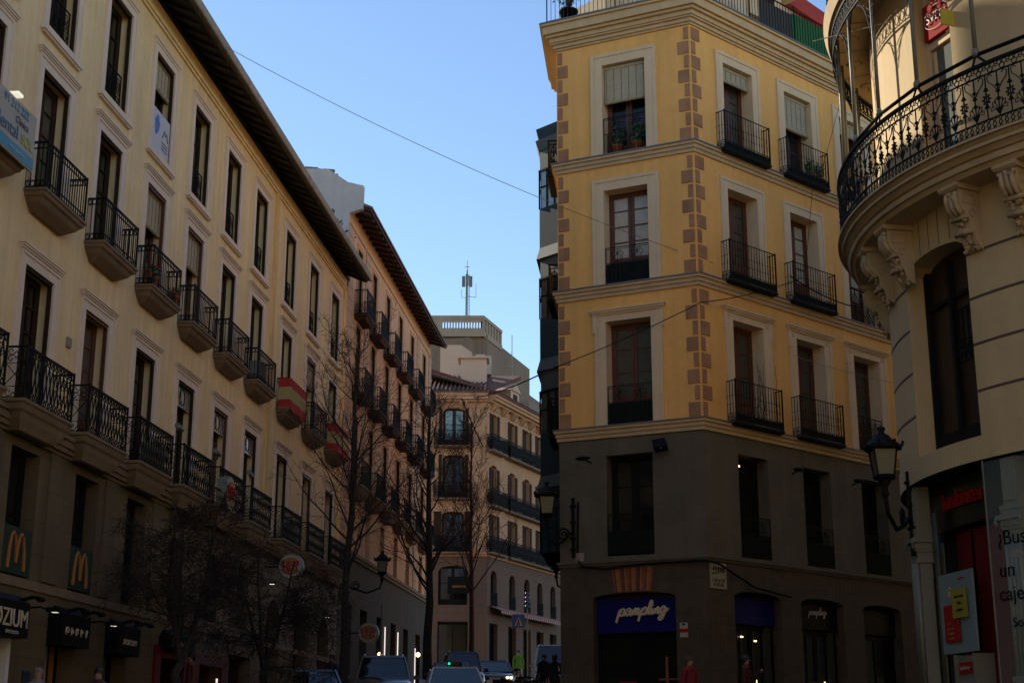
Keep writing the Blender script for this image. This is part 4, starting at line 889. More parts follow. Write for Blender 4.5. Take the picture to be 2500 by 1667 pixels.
# handwritten-style letters, built as strokes
def script(mb,F,sc,rad):
    L=[]; 
    def st(*p): L.append(p)
    def bez(p,n=6):
        out=[]
        for i in range(len(p)-1):
            p0=p[max(i-1,0)];p1=p[i];p2=p[i+1];p3=p[min(i+2,len(p)-1)]
            for k in range(n):
                t=k/n; out.append(tuple(.5*((2*p1[j])+(-p0[j]+p2[j])*t+(2*p0[j]-5*p1[j]+4*p2[j]-p3[j])*t*t+(-p0[j]+3*p1[j]-3*p2[j]+p3[j])*t**3) for j in(0,1)))
        out.append(p[-1]); return out
    x=0
    def P(x): st((x-.12,-.45),(x,.25),(x+.08,.42)); st((x+.04,.2),(x+.22,.44),(x+.38,.36),(x+.33,.08),(x+.12,.0),(x+.03,.08)); st((x+.12,.0),(x+.34,.02),(x+.5,.12))
    def A(x): st((x+.38,.36),(x+.2,.44),(x+.03,.22),(x+.08,.02),(x+.24,.05),(x+.38,.36),(x+.34,.08),(x+.44,.0),(x+.56,.12))
    def Mm(x): st((x,.38),(x+.02,.0)); st((x+.02,.1),(x+.16,.40),(x+.22,.34),(x+.2,.0)); st((x+.2,.1),(x+.36,.40),(x+.42,.34),(x+.40,.04),(x+.5,.0),(x+.6,.12))
    def Ll(x): st((x-.02,.1),(x+.22,.55),(x+.24,.84),(x+.14,.86),(x+.06,.5),(x+.05,.1),(x+.14,.0),(x+.26,.12))
    def I(x): st((x,.38),(x+.0,.08),(x+.08,.0),(x+.2,.12)); st((x+.06,.60),(x+.07,.61))
    def N(x): st((x,.38),(x+.02,.0)); st((x+.02,.1),(x+.18,.40),(x+.26,.34),(x+.24,.05),(x+.32,.0),(x+.42,.12))
    def G(x): st((x+.38,.36),(x+.2,.44),(x+.03,.22),(x+.08,.02),(x+.24,.05),(x+.38,.38),(x+.28,-.3),(x+.08,-.45),(x-.02,-.32),(x+.2,-.1),(x+.5,.16),(x+.62,.3))
    for f,x in((P,0),(A,.48),(Mm,1.02),(P,1.66),(Ll,2.14),(I,2.44),(N,2.66),(G,3.06)): f(x)
    for p in L:
        mb.tube([F((a+.18*b-1.75)*sc,b*sc+(a-1.75)*sc*.03) for a,b in bez(list(p))],rad,6)
def namesign(F,c,z,sc,rad,label,y,par):
    t=empty('shop_name',F@Vector((c,y,z)),label,'sign','script shop names on the corner building'); inv=Matrix.Translation(-Vector(t.location))
    q=MB(); script(q,lambda a,b:(c+a,y,z+b),sc,rad); obj('lettering',q.mesh('lettering',M[par]),inv@F,t)
namesign(FF,-1.74,4.60,.345,.032,'large cream script letters reading pampling on the blue fascia over the corner door',.15,'letter')
namesign(FR,4.43,4.78,.20,.013,'small grey script letters reading pampling over the second shop window',.17,'offwhite')
# street name plate
t=empty('street_sign',FR@Vector((.34,0,5.4)),'white tiled street plate with a small painted scene reading CALLE DE POSTAS','sign'); inv=Matrix.Translation(-Vector(t.location))
q=MB(); q.box(.05,.64,-.03,-.002,5.15,5.76); obj('plate',q.mesh('plate',mat('glazed_tile',(.30,.26,.18),.4,brick=(.2,.2,.003,(.15,.13,.1),.02))),inv@FR,t)
for s_,z in(('CALLE DE',5.34),('POSTAS',5.24)): obj('lettering',text_mesh(s_,.105,M['black'],.003),inv@FR@Matrix.Translation((.345,-.035,z)),t)
q=MB(); rr=random.Random(3)
for i in range(5): x=.16+i*.09; q.tube([(x,-.035,5.58),(x+.02,-.035,5.66)],.022,5); 
q.add([(.1,-.034,5.47),(.6,-.034,5.56),(.6,-.034,5.60),(.1,-.034,5.52)],[(0,1,2,3)],1); obj('painted_scene',q.mesh('painted_scene',[M['darkwood'],M['leafdry']]),inv@FR,t)
t=empty('notice',FF@Vector((-.63,0,4.2)),'small white and red notice stuck on the granite beside the corner door','sign'); inv=Matrix.Translation(-Vector(t.location))
q=MB(); q.box(-.74,-.54,-.012,-.002,4.02,4.36); obj('sheet',q.mesh('sheet',M['offwhite']),inv@FF,t); q=MB(); q.box(-.755,-.525,-.018,-.0121,4.13,4.22); obj('red_band',q.mesh('red_band',M['signred']),inv@FF,t); q=MB(); q.box(-.68,-.60,-.016,-.0121,4.30,4.34); obj('lettering',q.mesh('lettering',M['black']),inv@FF,t)
# floodlights on the grey wall
def flood(F,x,z,label,kind):
    t=empty('floodlight',F@Vector((x,0,z)),label,'lamp','floodlights on the grey wall'); inv=Matrix.Translation(-Vector(t.location))
    if kind: 
        q=MB(); q.obox((x,-.28,z),(.17,0,.02),(0,.07,-.05),(-.04,.05,.11)); obj('lamp_head',q.mesh('lamp_head',M['black']),inv@F,t)
        q=MB(); q.obox((x+.0,-.352,z-.06),(.08,0,.0),(0,.01,0),(0,.0,.035)); obj('lens',q.mesh('lens',M['offwhite']),inv@F,t)
    else:
        q=MB(); q.loft([[(x-.2+.4*i/6,-.30+.1*math.cos(k*PI/3)*s,z+.055*math.sin(k*PI/3)*s) for k in range(6)] for i,s in enumerate((.3,.8,1,1,.9,.7,.3))],smooth=True); obj('lamp_head',q.mesh('lamp_head',M['black']),inv@F,t)
    q=MB(); q.tube([(x,-.25,z-.02),(x+.1,0,z-.06)],.02,5); obj('bracket',q.mesh('bracket',M['black']),inv@F,t)
flood(FF,-3.05,8.45,'oval black floodlight on the grey wall left of the corner window',0); flood(FF,-1.02,8.62,'square black floodlight tilted down right of the corner window',1)
flood(FR,3.35,8.35,'oval black floodlight between the first and second grey-wall windows',0); flood(FR,5.95,8.36,'oval black floodlight between the second and third grey-wall windows',0)
# cable along the ledge
q=MB(); q.tube([FF@Vector((-3.30,-.05,7.4)),FF@Vector((-3.33,-.05,6.0)),FF@Vector((-3.2,-.10,5.80)),FF@Vector((-2.6,-.10,5.70)),FF@Vector((-1.6,-.10,5.78)),FF@Vector((0,-.10,5.79)),FR@Vector((.3,-.12,5.72)),FR@Vector((1.6,-.12,5.25)),FR@Vector((3.0,-.1,5.12))],.028,5); tag(obj('wall_cable',q.mesh('wall_cable',M['black'])),'thick black cable along the grey wall ledge, sagging past the street plate','cable')
q=MB(); q.box(-3.36,-3.16,-.08,-.002,5.93,6.13); tag(obj('junction_box',q.mesh('junction_box',M['gutter']),FF),'small pale junction box under the wall lantern at the left corner','box')
# roof terrace
rt=MB(); wd=.30
def rail_run(F,x0,x1,z0,z1,sp=.125,y=-.30):
    n=int(abs(x1-x0)/sp)
    for i in range(n+1):
        x=x0+(x1-x0)*i/n; rt.tube([F@Vector((x,y,z0)),F@Vector((x,y,z1))],.011,4)
        if i%16==0: rt.tube([F@Vector((x,y,z0)),F@Vector((x,y,z1+.12))],.024,4)
    rt.tube([F@Vector((x0,y,z1)),F@Vector((x1,y,z1))],.020,4); rt.tube([F@Vector((x0,y,z0+.08)),F@Vector((x1,y,z0+.08))],.012,4)
rail_run(FF,-FWf-.15,.17,20.60,21.65); rail_run(FR,.17,14,20.60,21.65)
B6.part('roof_railing',rt.mesh('roof_railing',M['iron']))
rs=MB(); rs.add([FF@Vector((-FWf,0,20.55)),FF@Vector((0,0,20.55)),FR@Vector((18,0,20.55)),BK[1]+Vector((0,0,20.55))],[(0,1,2,3)]); B6.part('terrace_floor',rs.mesh('terrace_floor',M['lead']))
s=MB(); s.box(-3.0,.5,1.6,5,20.6,22.6); s.box(-2.6,-2.5,1.55,1.6,21.2,21.9) ; B6.part('penthouse',s.mesh('penthouse',M['ytrim']),FF)
s=MB(); s.box(.5,7.5,1.8,5,20.6,22.4); B6.part('penthouse',s.mesh('penthouse',M['ytrim']),FR)
s=MB()
for i in range(5): s.box(-2.1+i*.26,-1.95+i*.26,1.56,1.6,21.35,21.55)
s.box(-2.2,-.75,1.575,1.6,21.3,21.6); B6.part('penthouse_window',s.mesh('penthouse_window',M['lead']),FF)
s=MB(); x=-3.1
while x<1.0: s.tube([(x,1.1,22.5),(x,2.6,23.1)],.09,6); x+=.2
B6.part('penthouse_roof',s.mesh('penthouse_roof',M['tile']),FF)
s=MB(); x=.2
while x<4.6: s.tube([(x,1.3,22.0-.25*x*.5),(x,3.0,22.9-.25*x*.5)],.09,6); x+=.2
B6.part('penthouse_roof',s.mesh('penthouse_roof',M['tile']),FR)
s=MB(); s.add([(2.7,-.22,20.62),(4.2,-.22,20.62),(4.2,-.22,21.55),(2.7,-.22,21.55)],[(0,1,2,3)]); B6.part('windbreak',s.mesh('windbreak',M['mesh']),FR)
s=MB(); 
for i in range(40): x=4.2+i*.25; s.add([(x,-.22-.03*(i%2),20.62),(x+.25,-.22-.03*((i+1)%2),20.62),(x+.25,-.22-.03*((i+1)%2),21.6),(x,-.22-.03*(i%2),21.6)],[(0,1,2,3)])
B6.part('green_windbreak',s.mesh('green_windbreak',M['green']),FR)
s=MB(); s.loft([[(3.9,y,22.0),(3.9,y,23.0),(4.65,y,23.75),(5.4,y,23.0),(5.4,y,22.0)] for y in(1.0,4)]); s.loft([[(3.65,y,22.9),(4.65,y,23.9),(5.65,y,22.9),(5.65,y,23.02),(4.65,y,24.02),(3.65,y,23.02)] for y in(.7,4)]); B6.part('dormer',fixnormals(s.mesh('dormer',M['ytrim'])),FR)
s=MB(); s.box(4.3,5.0,.97,1.0,22.3,23.2); B6.part('dormer_window',s.mesh('dormer_window',M['darkwood']),FR)
Bx=Bld('apartment_building',*(FR@Vector((14,5,0))),'pale pink wall with a red coping rising behind the green terrace screen')
s=MB(); s.add([(9,5,20),(22,5,20),(22,5,25.2),(9,5,26.7)],[(0,1,2,3)]); s.add([(9,5,20),(9,5,26.7),(9,9,26.7),(9,9,20)],[(0,1,2,3)]); Bx.part('wall',s.mesh('wall',mat('pale_pink_render',(.52,.38,.33),.95,var=.06,vs=.5)),FR)
s=MB(); s.loft([[(9,4.75,26.6),(9,4.75,27.2),(9,5.2,27.2),(9,5.2,26.6)],[(22,4.75,25.1),(22,4.75,25.7),(22,5.2,25.7),(22,5.2,25.1)]]); Bx.part('coping',fixnormals(s.mesh('coping',mat('red_coping',(.35,.03,.02),.8,var=.2,vs=3))),FR)
# terrace plants
t=empty('potted_shrub',FF@Vector((-3.45,-.0,20.6)),'leafy potted shrub at the left corner of the roof terrace','plant','terrace shrubs')
q=MB(); q.lathe([(.18,0),(.25,.38),(.27,.38),(.27,.43)],(0,0,0),12); obj('pot',q.mesh('pot',M['black']),None,t)
q=MB(); rr=random.Random(12)
stems=[]
for i in range(26):
    a=rr.uniform(0,6.28); r_=.42*rr.random(); p=Vector((r_*math.cos(a),r_*math.sin(a),.9+rr.random()*.9)); q.tube([(0,0,.4),(p.x*.5,p.y*.5,p.z*.6+.15),p],[.012,.008,.004],3); stems.append(p)
obj('stems',q.mesh('stems',M['bark']),None,t)
q=MB()
for i in range(520):
    p=rr.choice(stems)*rr.uniform(.6,1.08)+Vector((rr.gauss(0,.06),rr.gauss(0,.06),rr.gauss(0,.06))); 
    if p.z<.5: continue
    d=Vector((rr.uniform(-1,1),rr.uniform(-1,1),rr.uniform(-.3,1))).normalized(); s_=d.orthogonal().normalized()*.022; q.add([p-s_,p+s_,p+s_+d*.06,p-s_+d*.06],[(0,1,2,3)])
obj('foliage',q.mesh('foliage',M['leafdry']),None,t)
for i,(F,x,z,lb) in enumerate(((FF,-2.15,16.62,'green potted plant behind the railing of the top window on the corner face, left'),(FF,-1.6,16.62,'green potted plant behind the railing of the top window on the corner face, right'),(FR,5.2,16.6,'green plant at the far end of the second top-floor balcony'),(FR,4.75,16.6,'sparse plant in the middle of the second top-floor balcony'))):
    P=F@Vector((x,.14 if F is FF else -.13,z)); pot('potted_plant',P,lb,None,90,.20 if F is FF else .11,.5 if F is FF else .45,20+i,'plants on the ochre balconies')
t=empty('climbing_plant',FR@Vector((2.3,-.14,9.35)),'bare climbing twigs rising from the first ochre balcony above the grey base','plant')
q=MB(); rr=random.Random(31)
for i in range(7):
    x=rr.uniform(-.3,.4); pts=[(x,0,0)]
    for k in range(8): pts.append((pts[-1][0]+rr.uniform(-.07,.09),pts[-1][1]+rr.uniform(-.02,.02),pts[-1][2]+rr.uniform(.1,.28)))
    q.tube(pts,[.010]*4+[.006]*5,3)
o=obj('stems',q.mesh('stems',M['bark']),Matrix.Rotation(R(90-48.13),4,'Z'),t)

# ================================================================ GLAZED BAY BUILDING beyond the yellow one
t_=Vector((math.sin(R(AZ)),math.cos(R(AZ)),0)); nS=Vector((-math.cos(R(AZ)),math.sin(R(AZ)),0))
H0=Vector((*EL,0))+t_*3.35
B7=Bld('bay_window_building',H0.x,H0.y,gz(40),'building with a tall dark glazed bay projecting past the left edge of the ochre building')
def hp(u,o,z): return H0+t_*u+nS*o+Vector((0,0,z))
w=MB(); w.add([hp(0,0,0),hp(30,0,0),hp(30,0,20.5),hp(0,0,20.5)],[(0,1,2,3)]); w.add([hp(0,0,20.5),hp(30,0,20.5),hp(30,-4,20.5),hp(0,-4,20.5)],[(0,1,2,3)]); w.add([hp(0,0,0),hp(0,-4,0),hp(0,-4,20.5),hp(0,0,20.5)],[(0,1,2,3)]); B7.part('wall',w.mesh('wall',M['pinkend']))
import itertools
# solve bay plan so the chamfer runs at azimuth 145 from the outer corner
oc=Vector((.84,42.0,0)); u0=(oc-H0).dot(t_); o0=(oc-H0).dot(nS)
def bayring(d,z): 
    return [hp(u0-o0*.93-d*.9,-.05,z),hp(u0-d*.42,o0+d,z),hp(u0+3.0+d*.42,o0+d,z),hp(u0+3.0+o0*.93+d*.9,-.05,z)]
def bayband(nm,z0,z1,d0,d1,mt):
    b=MB(); b.loft([bayring(d0,z0),bayring(d1,z1)]); B7.part(nm,fixnormals(b.mesh(nm,M[mt])))
zt=19.62
bayband('bay_roof',19.66,20.05,.0,.10,'bluebay'); 
for k in range(4):
    z=zt-3.52*k
    bayband('bay_moulding',z-.32,z+.05,.10,.0,'baytrim') if k else bayband('bay_moulding',z-.28,z+.04,.02,.12,'baytrim')
    bayband('bay_wall',z-.95,z-.28-.04*(k>0),-.02,-.02,'baytrim')
    bayband('bay_glazing',z-2.2,z-.95,-.03,-.03,'bayglass' if k==0 else ('bayglassdark' if k<3 else 'glass'))  # top floor coloured as if catching the sky, lower floors darker
    bayband('bay_panel',max(8.8,z-3.47),z-2.2,.0,.0,'bluebay')
    b=MB(); r0=bayring(.0,0); 
    for i in range(3):
        A,Bq=Vector(r0[i]),Vector(r0[i+1])
        n=4
        for j in range(n+1):
            p=A.lerp(Bq,j/n); b.tube([(p.x,p.y,z-2.2),(p.x,p.y,z-.95)],.035,4)
        b.tube([(A.x,A.y,z-1.5),(Bq.x,Bq.y,z-1.5)],.02,4); b.tube([(A.x,A.y,z-.95),(Bq.x,Bq.y,z-.95)],.04,4)
    B7.part('bay_mullions',b.mesh('bay_mullions',M['black']))
b=MB(); b.loft([bayring(-.45,8.2),bayring(.0,8.9)]); B7.part('bay_underside',fixnormals(b.mesh('bay_underside',M['bluebay'])))
b=MB(); p=hp(u0+.4,.1,20); b.box(p.x-.0,p.x+1.0,p.y,p.y+2,20,22.3); B7.part('chimney',b.mesh('chimney',M['eavewood']))

# ================================================================ BANK BUILDING WITH ROUND BOW
GC=Vector((10.05,19.6,0)); GR=4.6
def bend(mb):
    out=[]
    for x,y,z in mb.v:
        th=PI+x/GR; r=GR-y; out.append((GC.x+r*math.cos(th),GC.y+r*math.sin(th),z))
    mb.v=out; return mb
def gp(s,y,z):
    th=PI+s/GR; r=GR-y; return Vector((GC.x+r*math.cos(th),GC.y+r*math.sin(th),z))
def bendme(me):
    for v in me.vertices: v.co=gp(*v.co)
    return me
S0,S1=-7.0,7.2
def bsplit(lo,hi,st=.22): n=int((hi-lo)/st); return [lo+(hi-lo)*i/n for i in range(n+1)]
def bwall(mb,z0,z1,ops,y=0,depth=.35,m=0):
    xs=sorted(set(bsplit(S0,S1))|{o[0] for o in ops}|{o[1] for o in ops}|{o[0]+(o[1]-o[0])*k/6 for o in ops for k in range(7)}); zs=sorted({z0,z1}|{o[2] for o in ops}|{o[3] for o in ops})
    for i in range(len(xs)-1):
        for j in range(len(zs)-1):
            cx,cz=(xs[i]+xs[i+1])/2,(zs[j]+zs[j+1])/2
            if any(o[0]<cx<o[1] and o[2]<cz<o[3] for o in ops): continue
            mb.add([(xs[i],y,zs[j]),(xs[i+1],y,zs[j]),(xs[i+1],y,zs[j+1]),(xs[i],y,zs[j+1])],[(0,1,2,3)],m,True)
    for o in ops:
        a,b,c,d=o[:4]; e=y+depth; n=8
        mb.add([(a,y,c),(a,e,c),(a,e,d),(a,y,d)],[(0,1,2,3)],m); mb.add([(b,y,c),(b,e,c),(b,e,d),(b,y,d)],[(3,2,1,0)],m)
        rise=o[4] if len(o)>4 else 0; f=lambda t: d-rise+rise*math.sqrt(max(0,1-(2*t-1)**2))
        for i in range(n):
            t0,t1=i/n,(i+1)/n; xa,xb=a+(b-a)*t0,a+(b-a)*t1
            mb.add([(xa,y,f(t0)),(xb,y,f(t1)),(xb,e,f(t1)),(xa,e,f(t0))],[(3,2,1,0)],m); mb.add([(xa,y,c),(xb,y,c),(xb,e,c),(xa,e,c)],[(0,1,2,3)],m)
            if rise: mb.add([(xa,y,f(t0)),(xb,y,f(t1)),(xb,y,d),(xa,y,d)],[(0,1,2,3)],m)
            mb.add([(xa,e+.05,c),(xb,e+.05,c),(xb,e+.05,d),(xa,e+.05,d)],[(0,1,2,3)],m)
def bband(mb,z0,z1,p0,p1=None,step=.2,y0=.0,m=0,lo=S0,hi=S1):
    p1=p0 if p1 is None else p1; xs=bsplit(lo,hi,step)
    for i in range(len(xs)-1):
        a,b=xs[i],xs[i+1]
        mb.add([(a,-p0,z0),(b,-p0,z0),(b,-p1,z1),(a,-p1,z1)],[(0,1,2,3)],m,True); mb.add([(a,y0,z0),(b,y0,z0),(b,-p0,z0),(a,-p0,z0)],[(0,1,2,3)],m); mb.add([(a,-p1,z1),(b,-p1,z1),(b,y0,z1),(a,y0,z1)],[(0,1,2,3)],m)
G=Bld('bank_building',GC.x,GC.y,gz(19),'cream bank building with a rounded bow, carved corbels and an ornate iron balcony')
wo=[(.41,1.92,5.30,7.96,.14),(3.6,4.7,5.30,7.96,.26),(-1.9,-.8,5.30,7.96,.26)]
w=MB(); bwall(w,5.0,8.5,wo); G.part('wall',bend(w).mesh('wall',M['bankwall']))
wo2=[(1.22,1.98,8.86,12.1),(4.2,5.1,8.86,12.0)]
w=MB(); bwall(w,8.5,16,wo2,depth=.5); G.part('wall',bend(w).mesh('wall',M['bankwall']))

w=MB(); 
for z in (7.655,7.06,6.46,5.86):
    segs=[(S0,-1.9),(-.8,.41),(1.92,3.6),(4.7,S1)]
    for a,b in segs: bband(w,z-.018,z+.018,.003,step=.2,lo=a,hi=b)
G.part('joints',bend(w).mesh('joints',M['groove']))
w=MB()
for x in (.68,.92,1.16,1.40,1.64): w.box(x-.006,x+.006,-.003,.0,7.98,8.5)
G.part('joints',bend(w).mesh('joints',M['groove']))
w=MB(); w.box(10.05,26,15.02,30,0,16); w.box(14,26,15.0,15.02,0,5); G.part('side_wall',w.mesh('side_wall',M['bankwall']))
# window of the bow
w=MB(); w.box(.41,.50,.24,.34,5.3,7.9); w.box(1.84,1.92,.24,.34,5.3,7.9); w.box(1.13,1.20,.24,.33,5.3,7.85)
for i in range(4): w.box(.50+i*.335,.50+(i+1)*.335,.27,.34,7.30,7.36); w.box(.50+i*.335,.50+(i+1)*.335,.25,.30,5.30,5.55)
p=G.part('window',bend(w).mesh('window',M['blackwood']))
w=MB()
for i in range(6): w.box(.50+i*.223,.50+(i+1)*.223,.32,.335,5.3,7.95)
obj('pane',bend(w).mesh('pane',mat('brown_window_board',(.035,.018,.007),.5,spec=.3,var=.3,vs=2)),None,p)
w=MB(); iron(w,lambda t,z:(1.42+t,.18,6.35+z),.44,.72,'plain'); G.part('window_rail',bend(w).mesh('window_rail',M['iron']))
# slab and mouldings of the balcony
w=MB()
for z0,z1,p0,p1 in((8.47,8.53,.42,.46),(8.53,8.58,.50,.52),(8.58,8.64,.50,.46),(8.64,8.70,.50,.56),(8.70,8.74,.60,.60),(8.74,8.80,.56,.62),(8.80,8.83,.66,.66)): bband(w,z0,z1,p0,p1)
G.part('balcony',bend(w).mesh('balcony',M['banktrim']))
bal=[o for o in G.o.children if o.name.startswith('balcony')][-1]
# ironwork of the balcony railing
PR=.60
def ornate(z0,h=.92,lo=-6.0,hi=5.6):
    w=MB(); F=lambda a,b:(a,-PR,z0+b)
    n=int((hi-lo)/.295); st=(hi-lo)/n
    xs=bsplit(lo,hi,.15)
    for z,r in((h,.030),(h-.15,.012),(.17,.012),(.02,.012)): w.tube([F(x,z) for x in xs],r,4)
    for i in range(n):
        a=lo+i*st; c=a+st*.5
        # stem with oval ring
        w.tube([F(a,.17),F(a,h-.15)],.0085,4)
        ring(w,F,a,.44,.030,.048,.010,8)
        for k in range(8): g=2*PI*k/8; w.obox(F(a+.046*math.cos(g),.44+.066*math.sin(g)),(.009,0,0),(0,.009,0),(0,0,.009))
        for zz in(.56,.33): w.obox(F(a,zz),(.026,0,0),(0,.012,0),(0,0,.010)); w.obox(F(a,zz+.012),(.014,0,0),(0,.012,0),(0,0,.022))
        # palmette stem
        w.tube([F(c,.17),F(c,h-.15)],.0085,4)
        for zz in(.50,.58,.40): w.obox(F(c,zz),(.024,0,0),(0,.012,0),(0,0,.009)); w.obox(F(c,zz),(.011,0,0),(0,.012,0),(0,0,.022))
        for sx in(-1,1):
            for k,(ex,ez) in enumerate(((.045,.40),(.080,.37),(.105,.31))):
                w.tube([F(c,.19),F(c+sx*ex*.45,.24+ez*.12),F(c+sx*ex*.95,ez-.05),F(c+sx*ex,ez),F(c+sx*(ex-.022),ez+.008),F(c+sx*(ex-.026),ez-.018)],.0065,4)
            # heart-shaped arms above
            w.tube([F(c,.50),F(c+sx*.06,.60),F(c+sx*.115,.66),F(c+sx*.125,.73),F(c+sx*.085,.755),F(c+sx*.06,.72)],.007,4)
        # trefoils in the upper frieze
        for cx_,cz_ in((a+st*.25,h-.105),(a+st*.75,h-.105)): ring(w,F,cx_,cz_,.032,.034,.007,8)
        for cx_ in (a+st*.14,a+st*.36,a+st*.64,a+st*.86): ring(w,F,cx_,h-.055,.028,.030,.007,8)
        for cx_ in (a,c): spiral(w,F,cx_,h-.08,.03,0,1,.006,8)
        # lower frieze of crescents
        for k in range(4):
            x=a+st*(k+.5)/4; ring(w,F,x,.125,.030,.034,.007,6,0,PI); ring(w,F,x,.06,.030,.034,.007,6,PI,2*PI); ring(w,F,x+st/8,.09,.022,.028,.007,6)
    return w
obj('railing',bend(ornate(8.83)).mesh('railing',M['iron']),None,bal)
# upper slab with soffit, fringe and railing
w=MB(); bband(w,12.16,12.22,.52,.56,y0=.3); bband(w,12.22,12.42,.62,.68,y0=.3)
up=G.part('balcony',bend(w).mesh('balcony',M['banktrim']))
obj('railing',bend(ornate(12.42)).mesh('railing',M['iron']),None,up)
w=MB(); xs=bsplit(S0,S1,.1); F=lambda a,b:(a,-.56,b)
w.tube([F(x,12.14) for x in xs],.03,4); w.tube([F(x,11.86) for x in xs],.018,4); w.tube([F(x,11.92) for x in xs],.010,4)
x=S0
while x<S1: ring(w,F,x,12.02,.045,.075,.009,8); w.tube([F(x+.065,11.9),F(x+.065,12.14)],.008,4); x+=.13
G.part('iron_fringe',bend(w).mesh('iron_fringe',M['iron']))
w=MB(); 
for s_ in (-2.6,-1.75,-.9,.11,.95,1.8,2.75,3.65):
    w.lathe([(.02,-.10),(.06,-.06),(.16,-.02),(.18,0)],(0,0,0),10) if 0 else None
    q=gp(s_,-.28,12.16); w.lathe([(.015,-.02),(.10,-.015),(.13,0)],q,12); w.tube([q+Vector((0,0,-.02)),q+Vector((.02,0,-.10)),q+Vector((-.02,0,-.12))],.012,4)
G.part('ceiling_hook',w.mesh('ceiling_hook',M['banktrim']))
w=MB()
for s_ in (-2.2,-1.3,-.4,.5,1.4,2.3,3.2): w.add([gp(s_,.0,12.155),gp(s_+.02,0,12.155),gp(s_+.02,-.52,12.155),gp(s_,-.52,12.155)],[(0,1,2,3)])
G.part('joints',w.mesh('joints',M['groove']))
# posts and polygonal pipe
ps=[-2.6,-1.75,-.9,.13,.96,1.82,2.76,3.70,4.6]
w=MB(); wp=MB()
for s_ in ps:
    w.tube([gp(s_,-.48,9.98),gp(s_,-.48,12.16)],.028,8,smooth=True); w.lathe([(.03,0),(.05,.03),(.05,.08),(.03,.12)],gp(s_,-.48,9.95),8)
    G.part('post',w.mesh('post',M['bluegrey'])); w=MB()
    wp.tube([gp(s_,-.48,9.99),gp(s_,-.56,9.80),gp(s_,-.60,9.74)],.018,4); wp.tube([gp(s_-.0,-.48,9.98),gp(s_+.2,-.60,9.76)],.018,4)
    for sx in(-1,1):   # spandrel arcs
        for k in range(4): wp.tube([gp(s_+sx*(.03+.02*0),-.50,11.25+k*.12),gp(s_+sx*(.10+.05*k),-.52,11.62+.07*k),gp(s_+sx*(.22+.06*k),-.56,11.86)],.008,4)
for a,b in zip(ps[:-1],ps[1:]): wp.tube([gp(a,-.48,9.98),gp(b,-.48,9.98)],.026,6)
G.part('pipe_rail',wp.mesh('pipe_rail',M['iron']))
# upper door and sign
w=MB(); w.box(1.22,1.30,.16,.26,8.86,12.0); w.box(1.90,1.98,.16,.26,8.86,12.0); w.box(1.30,1.90,.16,.26,10.85,10.95); w.box(1.36,1.42,.18,.24,8.9,10.8); w.box(1.78,1.84,.18,.24,8.9,10.8)
p=G.part('door',bend(w).mesh('door',M['ytrim'])); w=MB(); w.box(1.42,1.78,.2,.22,8.9,10.8); obj('pane',bend(w).mesh('pane',mat('dull_door_glass',(.12,.13,.11),.8,spec=.1)),None,p)
t=empty('shop_sign',gp(1.6,.1,11.2),'small red sign with white script above the balcony door','sign'); inv=Matrix.Translation(-Vector(t.location))
w=MB(); w.box(1.30,1.94,.10,.15,10.97,11.5); obj('panel',bend(w).mesh('panel',M['signred']),inv,t)
me=text_mesh('SVEN',.19,M['offwhite'],.004); me.transform(Matrix.Translation((1.62,.085,11.24))); obj('lettering',bendme(me),inv,t)
w=MB(); F=lambda a,b:(1.62+a,.09,11.24+b); ring(w,F,0,0,.28,.17,.005,24); obj('ring',bend(w).mesh('ring',M['offwhite']),inv,t)
w=MB(); w.obox((2.06,-.10,10.95),(.010,.10,0),(.012,0,0),(0,0,.11)); tag(obj('notice_board',bend(w).mesh('notice_board',mat('yellow_notice',(.62,.50,.06),.6))),'small yellow board projecting from the wall beside the red sign','sign')
